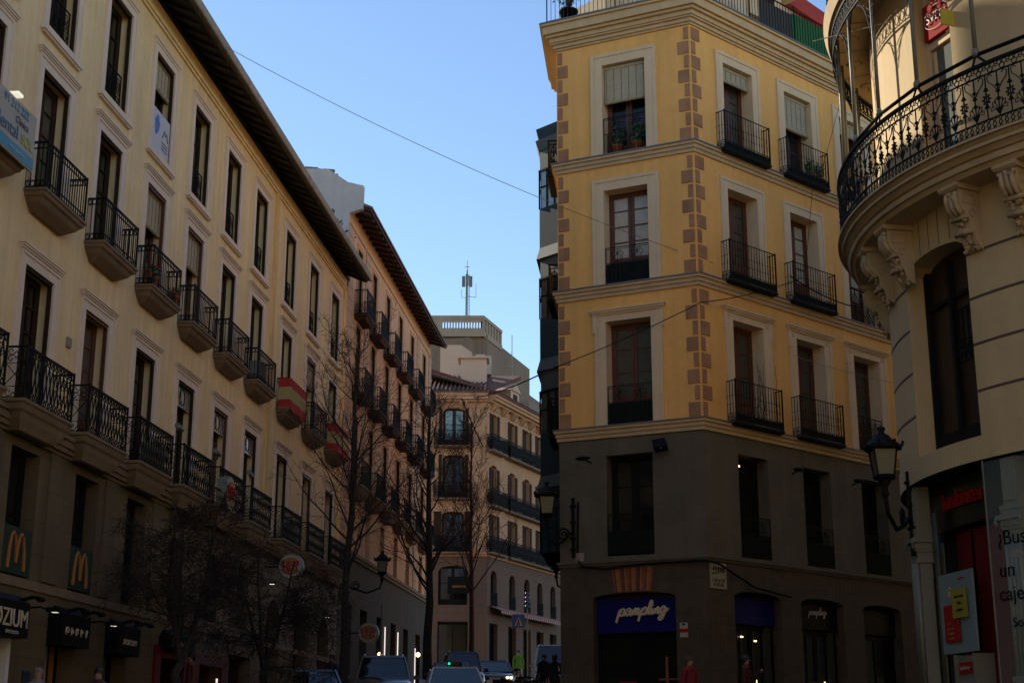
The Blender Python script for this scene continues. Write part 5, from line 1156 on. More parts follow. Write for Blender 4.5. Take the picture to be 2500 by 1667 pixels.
# carved corbels
def corbel(s_):
    w=MB(); h=.115
    prof=[(0,8.47),(-.40,8.47),(-.40,8.40),(-.36,8.38),(-.37,8.28),(-.36,8.20),(-.31,8.12),(-.24,8.07),(-.20,8.00),(-.19,7.90),(-.14,7.82),(-.12,7.74),(-.05,7.66),(0,7.64)]
    w.prism(prof,lambda a,b,t:(s_+t,a,b),-h,h)
    w.prism([(0,8.47),(-.43,8.47),(-.43,8.43),(-.40,8.40),(0,8.40)],lambda a,b,t:(s_+t,a,b),-h-.04,h+.04)
    base=w
    o=MB(); rr=random.Random(int(s_*100)); 
    def F(a,b): return (s_+a,b[0],b[1])
    front=[(-.385,8.36),(-.385,8.27),(-.37,8.19),(-.32,8.11),(-.25,8.05),(-.215,7.97),(-.20,7.88),(-.155,7.80),(-.13,7.72),(-.06,7.66)]
    for off in(-.07,0,.07): o.tube([F(off,p) for p in front[:5]],[.026,.034,.036,.03,.02],6,smooth=True)
    for zz,yy in((8.05,-.265),(7.86,-.215)): o.tube([(s_-.13,yy,zz),(s_+.13,yy,zz)],.035,8,smooth=True)
    for i in range(34):
        t=rr.random(); k=t*(len(front)-1); j=min(int(k),len(front)-2); q=Vector((0,*front[j])).lerp(Vector((0,*front[j+1])),k-j)
        if .12<t<.42: continue
        x=s_+rr.uniform(-.10,.10); r_=rr.uniform(.018,.036); o.lathe([(.2*r_,-r_),(.8*r_,-.6*r_),(r_,0),(.8*r_,.6*r_),(.2*r_,r_)],(x,q.y-.01,q.z),7)
    for a in range(7): g=PI*(a+.0)/6; o.tube([(s_,-.08,7.72),(s_+.12*math.cos(g),-.10,7.69+.13*math.sin(g)-.05)],[.02,.026],5)
    for sx in(-1,1):
        for (a,b,c,d) in((-.30,8.34,-.10,8.22),):
            x=s_+sx*(h+.004); o.tube([(x,a,b),(x,c,b),(x,c,d),(x,a,d)],.006,4,closed=True)
        o.tube([(s_+sx*(h+.005),-.16+.05*math.cos(g),8.10+.05*math.sin(g)) for g in [i*.6 for i in range(10)]],.007,4)
    p=G.part('corbel',fixnormals(bend(w).mesh('corbel',M['banktrim']))); obj('carving',bend(o).mesh('carving',M['bankorn']),None,p)
for s_ in(-2.0,-.28,.60,2.13,2.95,4.9): corbel(s_)
# ground floor: ceiling, storefront, columns
w=MB(); xs=bsplit(S0,S1)
for i in range(len(xs)-1): w.add([(xs[i],0,5.0),(xs[i+1],0,5.0),(xs[i+1],.8,5.0),(xs[i],.8,5.0)],[(0,1,2,3)]); w.add([(xs[i],.55,-.5),(xs[i+1],.55,-.5),(xs[i+1],.55,5.0),(xs[i],.55,5.0)],[(0,1,2,3)])
G.part('storefront_back',bend(w).mesh('storefront_back',M['black']))
w=MB(); bband(w,4.35,4.98,-.38,-.38,y0=.55,lo=-1.2,hi=3.0); G.part('fascia',bend(w).mesh('fascia',mat('dark_green_black_fascia',(.012,.016,.012),.3)))
w=MB(); bband(w,.5,4.3,-.50,-.50,y0=.55,lo=.18,hi=.72); bband(w,.5,4.3,-.50,-.50,y0=.55,lo=.80,hi=1.75); bband(w,1.0,4.9,-.2,-.2,y0=.5,lo=2.62,hi=3.2); G.part('red_panel',bend(w).mesh('red_panel',M['shopred']))
t=empty('bank_sign',gp(.6,.3,4.7),'dim red lowercase letters reading bankinter on the dark curved fascia','sign'); inv=Matrix.Translation(-Vector(t.location))
me=text_mesh('bankinter',.33,M['signred'],.012); me.transform(Matrix.Translation((.82,.34,4.70))); obj('lettering',bendme(me),inv,t)
t=empty('cash_machine',gp(1.0,.5,gz(17)),'cash machine with a red name plate standing under the bank poster','cash machine'); inv=Matrix.Translation(-Vector(t.location))
w=MB(); w.box(.55,1.05,.25,.5,.9,2.68); w.box(.50,.56,.22,.5,.9,2.7); w.box(1.04,1.10,.22,.5,.9,2.7); obj('housing',bend(w).mesh('housing',M['bluegrey']),inv,t)
w=MB(); w.box(.62,.98,.235,.249,2.46,2.60); obj('name_plate',bend(w).mesh('name_plate',M['signred']),inv,t)
me=text_mesh('bankinter',.075,M['offwhite'],.002); me.transform(Matrix.Translation((.80,.23,2.53))); obj('lettering',bendme(me),inv,t)
w=MB(); w.box(.62,.98,.235,.249,1.9,2.30); obj('screen',bend(w).mesh('screen',M['black']),inv,t)
t=empty('poster',gp(.6,.2,2.7),'pale poster with a red block and a yellow note above the cash machine','poster'); inv=Matrix.Translation(-Vector(t.location))
w=MB(); w.box(.22,1.22,.20,.23,2.72,3.74); obj('panel',bend(w).mesh('panel',mat('pale_blue_poster',(.20,.26,.25),.3)),inv,t)
w=MB(); w.box(.36,.82,.190,.199,2.86,3.33); obj('red_block',bend(w).mesh('red_block',M['signred']),inv,t)
w=MB(); w.box(.68,1.08,.180,.189,3.15,3.52); obj('yellow_note',bend(w).mesh('yellow_note',mat('yellow_note',(.30,.24,.02),.6)),inv,t)
for s_,x,z,sz,mm in(('Creer',.52,3.10,.07,'mdgold'),('que todo',.56,3.03,.06,'mdgold'),('lo bueno',.57,2.97,.06,'mdgold'),('es gratis',.57,2.91,.06,'mdgold'),('Importante',.88,3.42,.055,'black'),('aviso',.88,3.34,.055,'black'),('a clientes',.88,3.25,.05,'black'),('bankinter',.98,3.64,.05,'signred')):
    me=text_mesh(s_,sz,M[mm],.002); me.transform(Matrix.Translation((x,.178 if mm=='black' else .186,z))); obj('lettering',bendme(me),inv,t)
w=MB(); w.tube([(.60,.19,3.45),(.62,.185,3.52),(.66,.18,3.54)],.02,5); w.tube([(.60,.19,3.42),(.60,.19,3.47)],.012,5); obj('printed_figure',bend(w).mesh('printed_figure',M['bankorn']),inv,t)
def column(s_,y,wd,label=None):
    w=MB(); a,b=s_-wd/2,s_+wd/2
    w.box(a,b,y-.02,y+.22,.2,2.3); w.box(a-.03,b+.03,y-.05,y+.22,2.30,2.37); w.box(a-.02,b+.02,y-.04,y+.22,.2,.6)
    for i in range(4):
        x=a+wd*(i+.5)/4; w.tube([(x,y-.0,2.37),(x,y,3.95)],wd/7.0,7,smooth=True)
    w.box(a+.02,b-.02,y+.01,y+.2,2.37,4.0)
    for z0,z1,p in((3.95,4.0,.02),(4.0,4.10,-.005),(4.10,4.13,.02),(4.13,4.22,.03),(4.22,4.28,.07),(4.34,4.40,.03),(4.40,4.98,-.01)): w.box(a-p,b+p,y-p,y+.22,z0,z1)
    w.box(a-.02,b+.02,y-.02,y+.22,4.28,4.34); w.box(a+.04,b-.04,y-.005,y+.01,4.45,4.93)
    rr=random.Random(5)
    for i in range(18): r_=.022; w.lathe([(.004,-r_),(r_,0),(.004,r_)],(rr.uniform(a,b),y-.03,rr.uniform(4.13,4.28)),6)
    for sx in(-1,1): w.tube([(s_+sx*(wd/2+.05),y-.07,4.25),(s_+sx*(wd/2+.08),y-.07,4.20),(s_+sx*(wd/2+.05),y-.07,4.16)],.02,5)
    G.part('column',bend(w).mesh('column',M['bluegrey']))
column(-.18,.02,.26); column(2.22,.08,.26); column(4.9,.08,.26); column(-2.6,.02,.26)
w=MB()
for i,x in enumerate((.02,.07,.12,.17)): w.tube([(x,.25,.5),(x,.25,4.6)],.022,6,smooth=True)
G.part('reeded_jamb',bend(w).mesh('reeded_jamb',mat('bronze_jamb',(.09,.08,.05),.4,metal=.4)))
gl_=mat('clear_shop_glass',(.6,.75,.7),.03); gl_.node_tree.nodes['Principled BSDF'].inputs['Alpha'].default_value=.10
t=empty('glass_panel',gp(2.2,-.03,2.7),'tall clear glass panel with black words across the right-hand column','glass panel'); inv=Matrix.Translation(-Vector(t.location))
w=MB(); 
for i in range(8): a=1.94+i*.2; w.add([(a,-.04,1.2),(a+.2,-.04,1.2),(a+.2,-.04,4.95),(a,-.04,4.95)],[(0,1,2,3)])
obj('pane',bend(w).mesh('pane',gl_),inv,t)
w=MB(); w.box(1.925,1.94,-.045,-.03,1.2,4.97); obj('edge',bend(w).mesh('edge',M['bluegrey']),inv,t)
for s_,x,z,sz in(('¿Busca',2.42,3.98,.25),('usted',2.52,3.80,.19),('un',2.20,3.60,.25),('cajero?',2.40,3.32,.25),('Sol',2.32,2.98,.16),('A',2.42,2.82,.16)):
    me=text_mesh(s_,sz,M['black'] if s_!='usted' else M['gutter'],.003); me.transform(Matrix.Translation((x,-.05,z))); obj('lettering',bendme(me),inv,t)

# ================================================================ LANTERNS
def lantern(name,P,attach,sc,label,group='wall lanterns with dark iron frames',double=False):
    t=empty(name,P,label,'street lamp',group)
    q=MB()
    q.lathe([(.03*sc,.62*sc),(.055*sc,.60*sc),(.03*sc,.55*sc),(.10*sc,.50*sc),(.13*sc,.46*sc),(.21*sc,.40*sc),(.235*sc,.37*sc),(.235*sc,.34*sc),(.20*sc,.33*sc)],(0,0,0),8)
    for k in range(8):
        a=2*PI*k/8+.39; q.tube([(.225*sc*math.cos(a),.225*sc*math.sin(a),.36*sc),(.25*sc*math.cos(a),.25*sc*math.sin(a),.43*sc)],.02*sc,4)
    q.lathe([(.135*sc,-.02*sc),(.14*sc,.02*sc),(.13*sc,.03*sc)],(0,0,0),8); q.lathe([(.02*sc,-.26*sc),(.05*sc,-.2*sc),(.03*sc,-.12*sc),(.09*sc,-.03*sc)],(0,0,0),8)
    for k in range(4):
        a=2*PI*k/4+PI/4; q.tube([(.135*sc*math.cos(a),.135*sc*math.sin(a),.0),(.195*sc*math.cos(a),.195*sc*math.sin(a),.34*sc)],.012*sc,4)
    obj('frame',q.mesh('frame',M['iron']),None,t)
    q=MB(); q.lathe([(.125*sc,.02*sc),(.185*sc,.34*sc)],(0,0,0),4,a0=PI/4,smooth=False); obj('glass',q.mesh('glass',M['lampglass']),None,t)
    A=Vector(attach)-Vector(P); q=MB(); h=Vector((A.x,A.y,0))
    pts=[(0,0,-.24*sc),(h.x*.05,h.y*.05,-.42*sc),(h.x*.35,h.y*.35,-.55*sc),(h.x*.7,h.y*.7,-.42*sc),(h.x*.85,h.y*.85,-.30*sc),(h.x,h.y,-.32*sc)]
    q.tube(pts,.028*sc,6,smooth=True)
    hn=h.normalized(); F=lambda a,b: Vector((0,0,-.34*sc+b))+hn*(h.length*.62+a)
    spiral(q,lambda a,b:F(a,b),0,0,.13*sc,0,1.6,.020*sc,16)
    q.tube([h+Vector((0,0,-.75*sc)),h+Vector((0,0,.35*sc))],.035*sc,6); 
    for z in(-.6,-.4,-.1,.2): q.lathe([(.02*sc,-.05*sc),(.07*sc,0),(.02*sc,.05*sc)],h+Vector((0,0,z*sc)),6)
    obj('bracket',q.mesh('bracket',M['iron']),None,t); return t
lantern('wall_lantern',(4.71,18.15,4.84),gp(-.15,0,4.42),1.05,'large iron wall lantern on a curled bracket between the ochre building and the bank bow')
a=FF@Vector((-3.45,-.02,7.15)); lantern('wall_lantern',(a.x-.66,a.y-.25,7.05),a,1.35,'iron wall lantern at the left corner of the grey base, upper of the pair')
lantern('wall_lantern',(1.42,46.5,6.95),(2.2,46.6,6.7),1.25,'smaller farther wall lantern showing below the one on the left corner of the grey base')
lantern('wall_lantern',fl(52.4,1.55,7.55),fl(52.4,.0,7.5),1.3,'iron wall lantern on the peach building seen through the bare branches')

# ================================================================ WIRES
def wire(P,Q,sag,r,label,n=24,m='iron',name='overhead_wire'):
    P=Vector(P);Q=Vector(Q); q=MB(); q.tube([P.lerp(Q,i/n)-Vector((0,0,4*sag*(i/n)*(1-i/n))) for i in range(n+1)],r,4); return tag(obj(name,q.mesh(name,M[m])),label,'wire')
wire(fl(32.6,.92,18.6),FR@Vector((.55,-.05,13.35)),.35,.008,'thin wire crossing the sky from the cream roof edge to the ochre corner',m='ledge')
q=MB(); K=[Vector((-3.0,84.3,21.4)),Vector((EL[0]-.12,EL[1]-.35,10.85)),Vector((E0[0]+.02,E0[1]-.28,12.12)),FR@Vector((3.85,-.32,13.6))]
P_=[]
for a,b,sg in((0,1,.25),(1,2,.06),(2,3,.10)):
    for i in range(16): t0=i/16; P_.append(K[a].lerp(K[b],t0)-Vector((0,0,4*sg*t0*(1-t0))))
P_.append(K[3]); q.tube(P_,[.022]*16+[.012]*33,5); tag(obj('overhead_wire',q.mesh('overhead_wire',M['iron'])),'thick black wire from the end building across the ochre corner to a balcony','wire')
wire(FR@Vector((3.45,-.3,13.55)),FR@Vector((6.5,-.3,13.3)),.12,.018,'short black wire between two ochre balconies')
wire((-3.0,84.3,21.4),(-1.7,84.0,18.4),.1,.05,'dark cable hanging down the front of the end building')
wire(FR@Vector((6.45,-.42,20.3)),FR@Vector((5.0,-.34,16.9)),-.0,.009,'thin wire hanging from the ochre roof edge to the second top balcony')
wire(FR@Vector((4.55,-.34,16.3)),FR@Vector((4.4,-.1,14.2)),-.0,.009,'thin wire hanging below the second top balcony')
wire((4.62,20.3,12.0),(8.6,14.6,10.7),.05,.008,'thin pale cord stretched across the iron balcony',m='gutter')
wire(FR@Vector((3.5,-.03,11.5)),FR@Vector((10.5,-.2,11.6)),.12,.007,'thin pale cord along the lower ochre floor',m='gutter')

# ================================================================ BARE TREES
def tree(P,H,seed,label,tr_=.13,z0=.33,ang=42,blen=.36,nb=26,mt='bark',fine=.006,lean=(0,0),rise=.5,twig=5,sub=7,wig=.16,forks=1):
    t=empty('bare_tree',P,label,'tree','bare winter trees'); rr=random.Random(seed); tr=MB(); br=MB(); tw=MB()
    def rnd(d,w): return (d+Vector((rr.uniform(-w,w),rr.uniform(-w,w),rr.uniform(-w,w)))).normalized()
    def side(d,a):
        ax=d.orthogonal().normalized(); ax.rotate(Matrix.Rotation(rr.uniform(0,2*PI),3,d)); return (d*math.cos(a)+ax*math.sin(a)).normalized()
    def limb(mb,p,d,L,r,n,w,up,sides=3):
        pts=[p]; rs=[r]
        for i in range(n):
            d=rnd(d,w); d=(d+Vector((0,0,up/n))).normalized(); p=p+d*L/n; pts.append(p); rs.append(max(fine*.8,r*(1-.75*(i+1)/n)))
        mb.tube(pts,rs,sides,caps=False); return pts,rs
    def along(pts,f): k=f*(len(pts)-1); j=min(int(k),len(pts)-2); return pts[j].lerp(pts[j+1],k-j),(pts[j+1]-pts[j]).normalized()
    def branch(p,d,L,r):
        pts,rs=limb(br,p,d,L,r,7,wig,rise,5)
        for i in range(sub):
            f=.18+.8*(i+rr.random())/sub; q,dd=along(pts,min(f,.99)); L2=L*rr.uniform(.28,.55)*(1.1-.5*f)
            p2,_=limb(tw,q,side(dd,R(rr.uniform(28,60))),L2,max(fine*1.3,r*.4*(1-f*.5)),5,wig*1.3,rise*.5)
            for k in range(twig):
                q3,d3=along(p2,.15+.84*(k+rr.random())/twig); p3,_=limb(tw,q3,side(d3,R(rr.uniform(25,65))),L2*rr.uniform(.25,.55),fine,3,wig*1.6,rise*.3)
                if twig>5:
                    for m in range(3): q4,d4=along(p3,rr.uniform(.2,.98)); limb(tw,q4,side(d4,R(rr.uniform(25,70))),L2*rr.uniform(.12,.3),fine*.9,2,wig*1.8,0)
    leaders=[]; base=Vector((0,0,-.3)); n=9
    top=Vector((lean[0],lean[1],H*(z0 if forks>1 else .93))); pts=[base.lerp(top,i/n)+Vector((rr.uniform(-.05,.05),rr.uniform(-.05,.05),0))*(i>0) for i in range(n+1)]
    tr.tube(pts,[tr_*(1.2-(.95 if forks==1 else .45)*i/n) for i in range(n+1)],9,smooth=True); leaders.append((pts,tr_,z0 if forks==1 else .8))
    if forks>1:
        leaders=[]
        for k in range(forks):
            a=2*PI*(k+.3*rr.random())/forks; d=Vector((math.cos(a)*.38,math.sin(a)*.38,1)).normalized(); p,_=limb(br,pts[-1],d,H*(1-z0)*.9,tr_*.6,9,.08,.5,6); leaders.append((p,tr_*.6,.1))
    for pts,r0,f0 in leaders:
        m=nb//len(leaders)
        for i in range(m):
            f=f0+(.99-f0)*(i+rr.random()*.6)/m; q,dd=along(pts,min(f,.985)); g=(f-f0)/(1-f0); branch(q,side(dd,R(ang*rr.uniform(.75,1.25))),H*blen*(1-.62*g)*rr.uniform(.75,1.15),max(fine*2.2,r0*.30*(1-.7*g)))
    obj('trunk',tr.mesh('trunk',M[mt]),None,t); b=obj('branches',br.mesh('branches',M[mt]),None,t); obj('twigs',tw.mesh('twigs',M[mt]),None,b); return t
def treeat(x,y,*a,**k): return tree((x,y,gz(y)),*a,**k)
treeat(-4.75,42,11.6,3,'tall bare tree against the left facade, nearest and largest of the slim street trees',tr_=.125,z0=.38,ang=46,blen=.34,nb=34,lean=(.1,0),fine=.0062)
treeat(-3.35,60,13.0,8,'bare tree with a dark stout trunk in the middle of the street trees',tr_=.18,z0=.36,ang=44,blen=.30,nb=34,lean=(-.1,0),fine=.008)
treeat(-1.85,68,13.6,15,'slim pale-trunked bare tree standing before the end building',tr_=.125,z0=.36,ang=34,blen=.28,nb=36,lean=(-.1,0),fine=.009,mt='barkred',rise=.9)
treeat(-6.75,30,5.2,21,'low bushy tree with a dense tangle of twigs before the stone ground floor',tr_=.11,z0=.30,ang=62,blen=.46,nb=33,fine=.0055,rise=-.2,twig=7,sub=9,wig=.24,forks=3)
treeat(-6.0,36,4.4,33,'wide drooping tangle of dark twigs beside the bushy tree',tr_=.11,z0=.32,ang=72,blen=.60,nb=30,fine=.006,rise=-.6,twig=7,sub=9,wig=.24,forks=3)

# ================================================================ CARS
def car(x,y,yaw,L,Wd,Ht,paint,label,suv=0,taxi=False,lights=False,name='parked_car'):
    t=empty(name,(x,y,gz(y)+.01),label,'car',None,rz=R(yaw))   # car faces local -y
    hw=Wd/2; hb=.95 if suv else .88; hood=.98 if suv else .82
    def sec(yy,w,zb,zt,rd=.12):
        return [(-w*.92,yy,zb),(w*.92,yy,zb),(w,yy,zb+.15),(w,yy,(zb+zt)*.5+.05),(w*.965,yy,zt-.10),(w*.86,yy,zt),(0,yy,zt+.02),(-w*.86,yy,zt),(-w*.965,yy,zt-.10),(-w,yy,(zb+zt)*.5+.05),(-w,yy,zb+.15)]
    h=L/2; b=MB()
    S=[(-h,hw*.78,.30,hood-.32),(-h+.06,hw*.88,.22,hood-.20),(-h+.30,hw*.97,.20,hood-.10),(-h+.8,hw,.20,hood-.03),(-h+1.25,hw,.20,hood+.06),(0,hw,.20,hb+.03),(h-1.0,hw,.2,hb+.06),(h-.25,hw*.97,.22,hb+.04),(h,hw*.85,.32,hb-.15)]
    b.loft([sec(*s) for s in S],smooth=True); body=obj('body',fixnormals(b.mesh('body',paint)),None,t)
    # cabin
    y0,y1=-h+1.15,h-.35; g=MB(); rt=Ht-.04
    def ring_(ya,yb,w,z): return [(-w,ya,z),(0,ya-.04,z),(w,ya,z),(w,yb,z),(-w,yb,z)]
    g.loft([ring_(y0,y1,hw*.90,hb+.0),ring_(y0+.38,y1-.22,hw*.80,(hb+rt)/2),ring_(y0+.72,y1-.50,hw*.70,rt-.03)]); obj('windows',fixnormals(g.mesh('windows',M['wsglass'])),None,body)
    rf=MB(); rf.loft([ring_(y0+.68,y1-.44,hw*.725,rt-.05),ring_(y0+.72,y1-.50,hw*.70,rt),ring_(y0+1.0,y1-.7,hw*.55,rt+.04)],smooth=False)
    for sx in(-1,1):
        rf.tube([(sx*hw*.905,y0-.0,hb-.01),(sx*hw*.81,y0+.37,(hb+rt)/2),(sx*hw*.71,y0+.70,rt-.02)],.045,5); rf.tube([(sx*hw*.90,y1,hb),(sx*hw*.70,y1-.48,rt-.02)],.07,5); rf.tube([(sx*hw*.91,0.1,hb),(sx*hw*.715,.1,rt-.03)],.04,4)
    if suv: 
        for sx in(-1,1): rf.tube([(sx*hw*.66,y0+.9,rt),(sx*hw*.66,y0+1.0,rt+.07),(sx*hw*.66,y1-.8,rt+.07),(sx*hw*.66,y1-.7,rt)],.02,5)
    obj('roof',fixnormals(rf.mesh('roof',paint)),None,t)
    for sx in(-1,1):
        m_=MB(); m_.loft([[(sx*(hw+.02),y0+.30+d,hb+.02),(sx*(hw+.20),y0+.26+d,hb+.04),(sx*(hw+.20),y0+.26+d,hb+.17),(sx*(hw+.02),y0+.30+d,hb+.15)] for d in(0,.10)]); obj('mirror',fixnormals(m_.mesh('mirror',paint)),None,t)
        l_=MB(); l_.loft([[(sx*(hw*a),-h+o,hood-zz) for a,zz in((.52,.30),(.86,.34),(.88,.20),(.56,.20))] for o in(-.012,.2)]); obj('headlight',fixnormals(l_.mesh('headlight',M['headoff'])),None,t)
        if lights:
            lp=MB(); 
            for a in(.60,.78): lp.lathe([(.055,0),(.05,.02)],(0,0,0),10)
            me=lp.mesh('lamp',M['headlight']); me.transform(Matrix.Rotation(PI/2,4,'X')); 
            for a in(.62,.80): obj('lamp',me,Matrix.Translation((sx*hw*a,-h-.03,hood-.27)),t)
        for yy in(-h+.85,h-.85):
            w_=MB(); w_.lathe([(.20,-.11),(.31,-.11),(.33,-.08),(.33,.08),(.31,.11),(.20,.11)],(0,0,0),20); me=w_.mesh('wheel',M['tyre']); me.transform(Matrix.Rotation(PI/2,4,'Y')); wo_=obj('wheel',me,Matrix.Translation((sx*(hw-.10),yy,.33)),t)
            r_=MB(); r_.lathe([(.06,-.1),(.20,-.09),(.20,.09),(.06,.1)],(0,0,0),12); me=r_.mesh('rim',M['rim']); me.transform(Matrix.Rotation(PI/2,4,'Y')); obj('rim',me,None,wo_)
    gr=MB(); gr.box(-hw*.42,hw*.42,-h-.012,-h+.1,hood-.42,hood-.26); gr.box(-hw*.6,hw*.6,-h-.012,-h+.1,.32,.46); obj('grille',gr.mesh('grille',M['black']),None,t)
    pl=MB(); pl.box(-.26,.26,-h-.02,-h-.013,.46,.56); obj('number_plate',pl.mesh('number_plate',M['offwhite']),None,t)
    if taxi:
        s_=MB(); s_.box(-.22,.22,-.12,.05,rt+.04,rt+.15); p_=obj('roof_sign',s_.mesh('roof_sign',M['black']),None,t); s_=MB(); s_.lathe([(.005,-.03),(.035,0),(.005,.03)],(-.17,-.13,rt+.11),8); obj('lamp',s_.mesh('lamp',mat('green_lamp',(0,.8,.2),.3,emit=(0,1,.2),es=2.5)),None,p_)
        obj('lettering',text_mesh('TAXI',.09,M['mdgold'],.002),Matrix.Translation((.05,-.13,rt+.09)),p_)
    return t
car(-1.75,45.5,6,4.4,1.8,1.47,M['carwhite'],'white taxi with a small green light on its roof sign, facing the camera',taxi=True,name='taxi')
car(-4.35,50.5,5,4.6,1.95,1.80,M['cargrey'],'tall grey off-road vehicle with roof rails parked left of the taxi',suv=1,name='parked_car')
car(-.9,71.5,3,4.8,1.9,1.45,M['carblack'],'glossy black saloon with lit twin headlights coming down the street',lights=True,name='car')
car(-2.5,60.5,5,4.3,1.75,1.50,M['cargrey'],'grey hatchback directly behind the taxi',name='car')
car(-2.2,66.5,5,4.6,1.8,1.9,M['cardark'],'dark van behind the grey hatchback',suv=1,name='van')
car(-5.1,37.5,8,4.5,1.8,1.42,M['cardark'],'dark car at the bottom left edge of the road with a bluish windscreen',name='parked_car')
car(2.15,80,0,4.9,2.0,2.2,mat('dull_white_van_paint',(.16,.16,.15),.5,coat=.2),'white van half hidden behind the left corner of the granite base',suv=1,name='van')
# motorbikes / scooters seen as a dark cluster
def scooter(x,y,yaw,label):
    t=empty('scooter',(x,y,gz(y)),label,'scooter','scooters parked along the far kerb',rz=R(yaw))
    for yy in(-.62,.62):
        w_=MB(); w_.lathe([(.12,-.05),(.24,-.05),(.26,0),(.24,.05),(.12,.05)],(0,0,0),16); me=w_.mesh('wheel',M['tyre']); me.transform(Matrix.Rotation(PI/2,4,'Y')); obj('wheel',me,Matrix.Translation((0,yy,.26)),t)
    q=MB(); q.loft([[(-.14,.85,.5),(.14,.85,.5),(.14,.85,.78),(-.14,.85,.78)],[(-.17,.1,.35),(.17,.1,.35),(.17,.1,.8),(-.17,.1,.8)],[(-.12,-.1,.25),(.12,-.1,.25),(.12,-.1,.32),(-.12,-.1,.32)],[(-.14,-.42,.25),(.14,-.42,.25),(.2,-.42,.95),(-.2,-.42,.95)],[(-.10,-.62,.45),(.10,-.62,.45),(.14,-.58,.95),(-.14,-.58,.95)]],smooth=True); obj('body',fixnormals(q.mesh('body',M['carblack'])),None,t)
    q=MB(); q.box(-.14,.14,.1,.75,.8,.88); obj('seat',q.mesh('seat',M['tyre']),None,t)
    q=MB(); q.tube([(-.33,-.38,1.08),(-.1,-.48,1.02),(.1,-.48,1.02),(.33,-.38,1.08)],.018,6); q.tube([(0,-.5,.4),(0,-.46,1.0)],.03,6); q.add([(-.16,-.55,1.0),(.16,-.55,1.0),(.12,-.42,1.35),(-.12,-.42,1.35)],[(0,1,2,3)]); obj('handlebar',q.mesh('handlebar',M['iron']),None,t)
for i,(x,y) in enumerate(((1.05,57),(1.75,60),(.85,63))): scooter(x,y,20+i*15,('dark scooter nearest the corner lantern','dark scooter in the middle of the far row','dark scooter farthest along the kerb')[i])

# ================================================================ PEOPLE
def person(x,y,yaw,cloth,label,hair='hair',h=1.7,legs=None,arm=0,hood=False,dz=.12):
    t=empty('person',(x,y,gz(y)+dz),label,'person',None,rz=R(yaw)); k=h/1.72
    V=[(0,0,.95,.15),(0,0,1.12,.13),(0,0,1.30,.155),(0,0,1.44,.10),(0,-.005,1.50,.055),(0,-.01,1.60,.088),(0,-.012,1.68,.06)]; Ed=[(0,1),(1,2),(2,3),(3,4),(4,5),(5,6)]
    for sx in(-1,1):
        b=len(V); V+=[(sx*.10,0,.88,.10),(sx*.11,-.02*sx,.50,.065),(sx*.11,.02+.10*sx,.10,.045),(sx*.12,-.10+.10*sx,.05,.04)]; Ed+=[(0,b),(b,b+1),(b+1,b+2),(b+2,b+3)]
        b=len(V)
        if arm and sx>0: V+=[(sx*.19,0,1.40,.062),(sx*.27,-.10,1.18,.05),(sx*.12,-.32,1.34,.038),(sx*.05,-.38,1.40,.035)]
        else: V+=[(sx*.19,0,1.40,.062),(sx*.24,.02,1.14,.05),(sx*.24,-.06,.90,.036),(sx*.235,-.09,.82,.035)]
        Ed+=[(3,b),(b,b+1),(b+1,b+2),(b+2,b+3)]
    me=bpy.data.meshes.new('body'); me.from_pydata([Vector(v[:3])*k for v in V],Ed,[]); o=bpy.data.objects.new('body',me); COL.objects.link(o)
    sk=o.modifiers.new('s','SKIN'); 
    for i,v in enumerate(V): me.skin_vertices[0].data[i].radius=(v[3]*k,v[3]*k*(.72 if i<4 else 1))
    me.skin_vertices[0].data[0].use_root=True
    o.modifiers.new('d','SUBSURF').levels=2
    bpy.context.view_layer.update(); m2=bpy.data.meshes.new_from_object(o.evaluated_get(bpy.context.evaluated_depsgraph_get())); bpy.data.objects.remove(o); m2.name='body'
    m2.materials.clear(); m2.materials.append(M['skin']); m2.materials.append(cloth); m2.materials.append(legs or M['cardark'])
    for p in m2.polygons:
        c=p.center/k; p.use_smooth=True; hand=(abs(c.x)>.18 and c.z<.88 and c.z>.75) if not(arm and c.x>0) else (c.y<-.33)
        p.material_index=0 if c.z>1.47 or hand else (1 if c.z>.86 or abs(c.x)>.18 else 2)
    obj('body',m2,None,t)
    q=MB(); q.loft([[( (.098 if not hood else .13)*k*s*math.cos(a),.02*k+(.105 if not hood else .14)*k*s*math.sin(a),z*k) for a in [2*PI*i/10 for i in range(10)]] for z,s in((1.52,.55 if not hood else .9),(1.60,.9),(1.66,1.0),(1.71,.85),(1.745,.45))],smooth=True); obj('hair' if not hood else 'hood',fixnormals(q.mesh('hair',M[hair] if isinstance(hair,str) else hair)),None,t)
    q=MB(); 
    q.lathe([(.004,-.012),(.012,0),(.004,.012)],(0,-.105*k,1.59*k),5); 
    for sx in(-1,1): q.lathe([(.003,-.006),(.007,0),(.003,.006)],(sx*.03*k,-.092*k,1.62*k),5)
    obj('face',q.mesh('face',M['skin']),None,t)
    if not hood:
        q=MB(); q.loft([[(s*.12*k*math.cos(a),s*.10*k*math.sin(a),z*k) for a in [2*PI*i/10 for i in range(10)]] for z,s in((1.42,1.15),(1.47,.95),(1.52,.72))],smooth=True); obj('collar',fixnormals(q.mesh('collar',cloth)),None,t)
    return t
def cl(n,c): return mat(n,c,.9,var=.1,vs=6)
wc_=cl('pale_quilted_coat',(.42,.33,.30))
person(-8.3+.35,48.5,15,wc_,'person in a pale padded coat standing at the foot of the left facade',h=1.68)
person(-5.75,47.5,-30,cl('navy_jacket',(.015,.02,.04)),'person in a dark jacket behind the dark car on the left',h=1.70)
person(-7.55,35.0,-60,cl('rust_sweater',(.14,.035,.02)),'person in a rust sweater before the red shopfront',h=1.68)
person(-7.1,25.6,10,cl('brown_coat',(.05,.02,.02)),'dark-haired person, only the head showing, below the third box sign',h=1.50,dz=-.02)
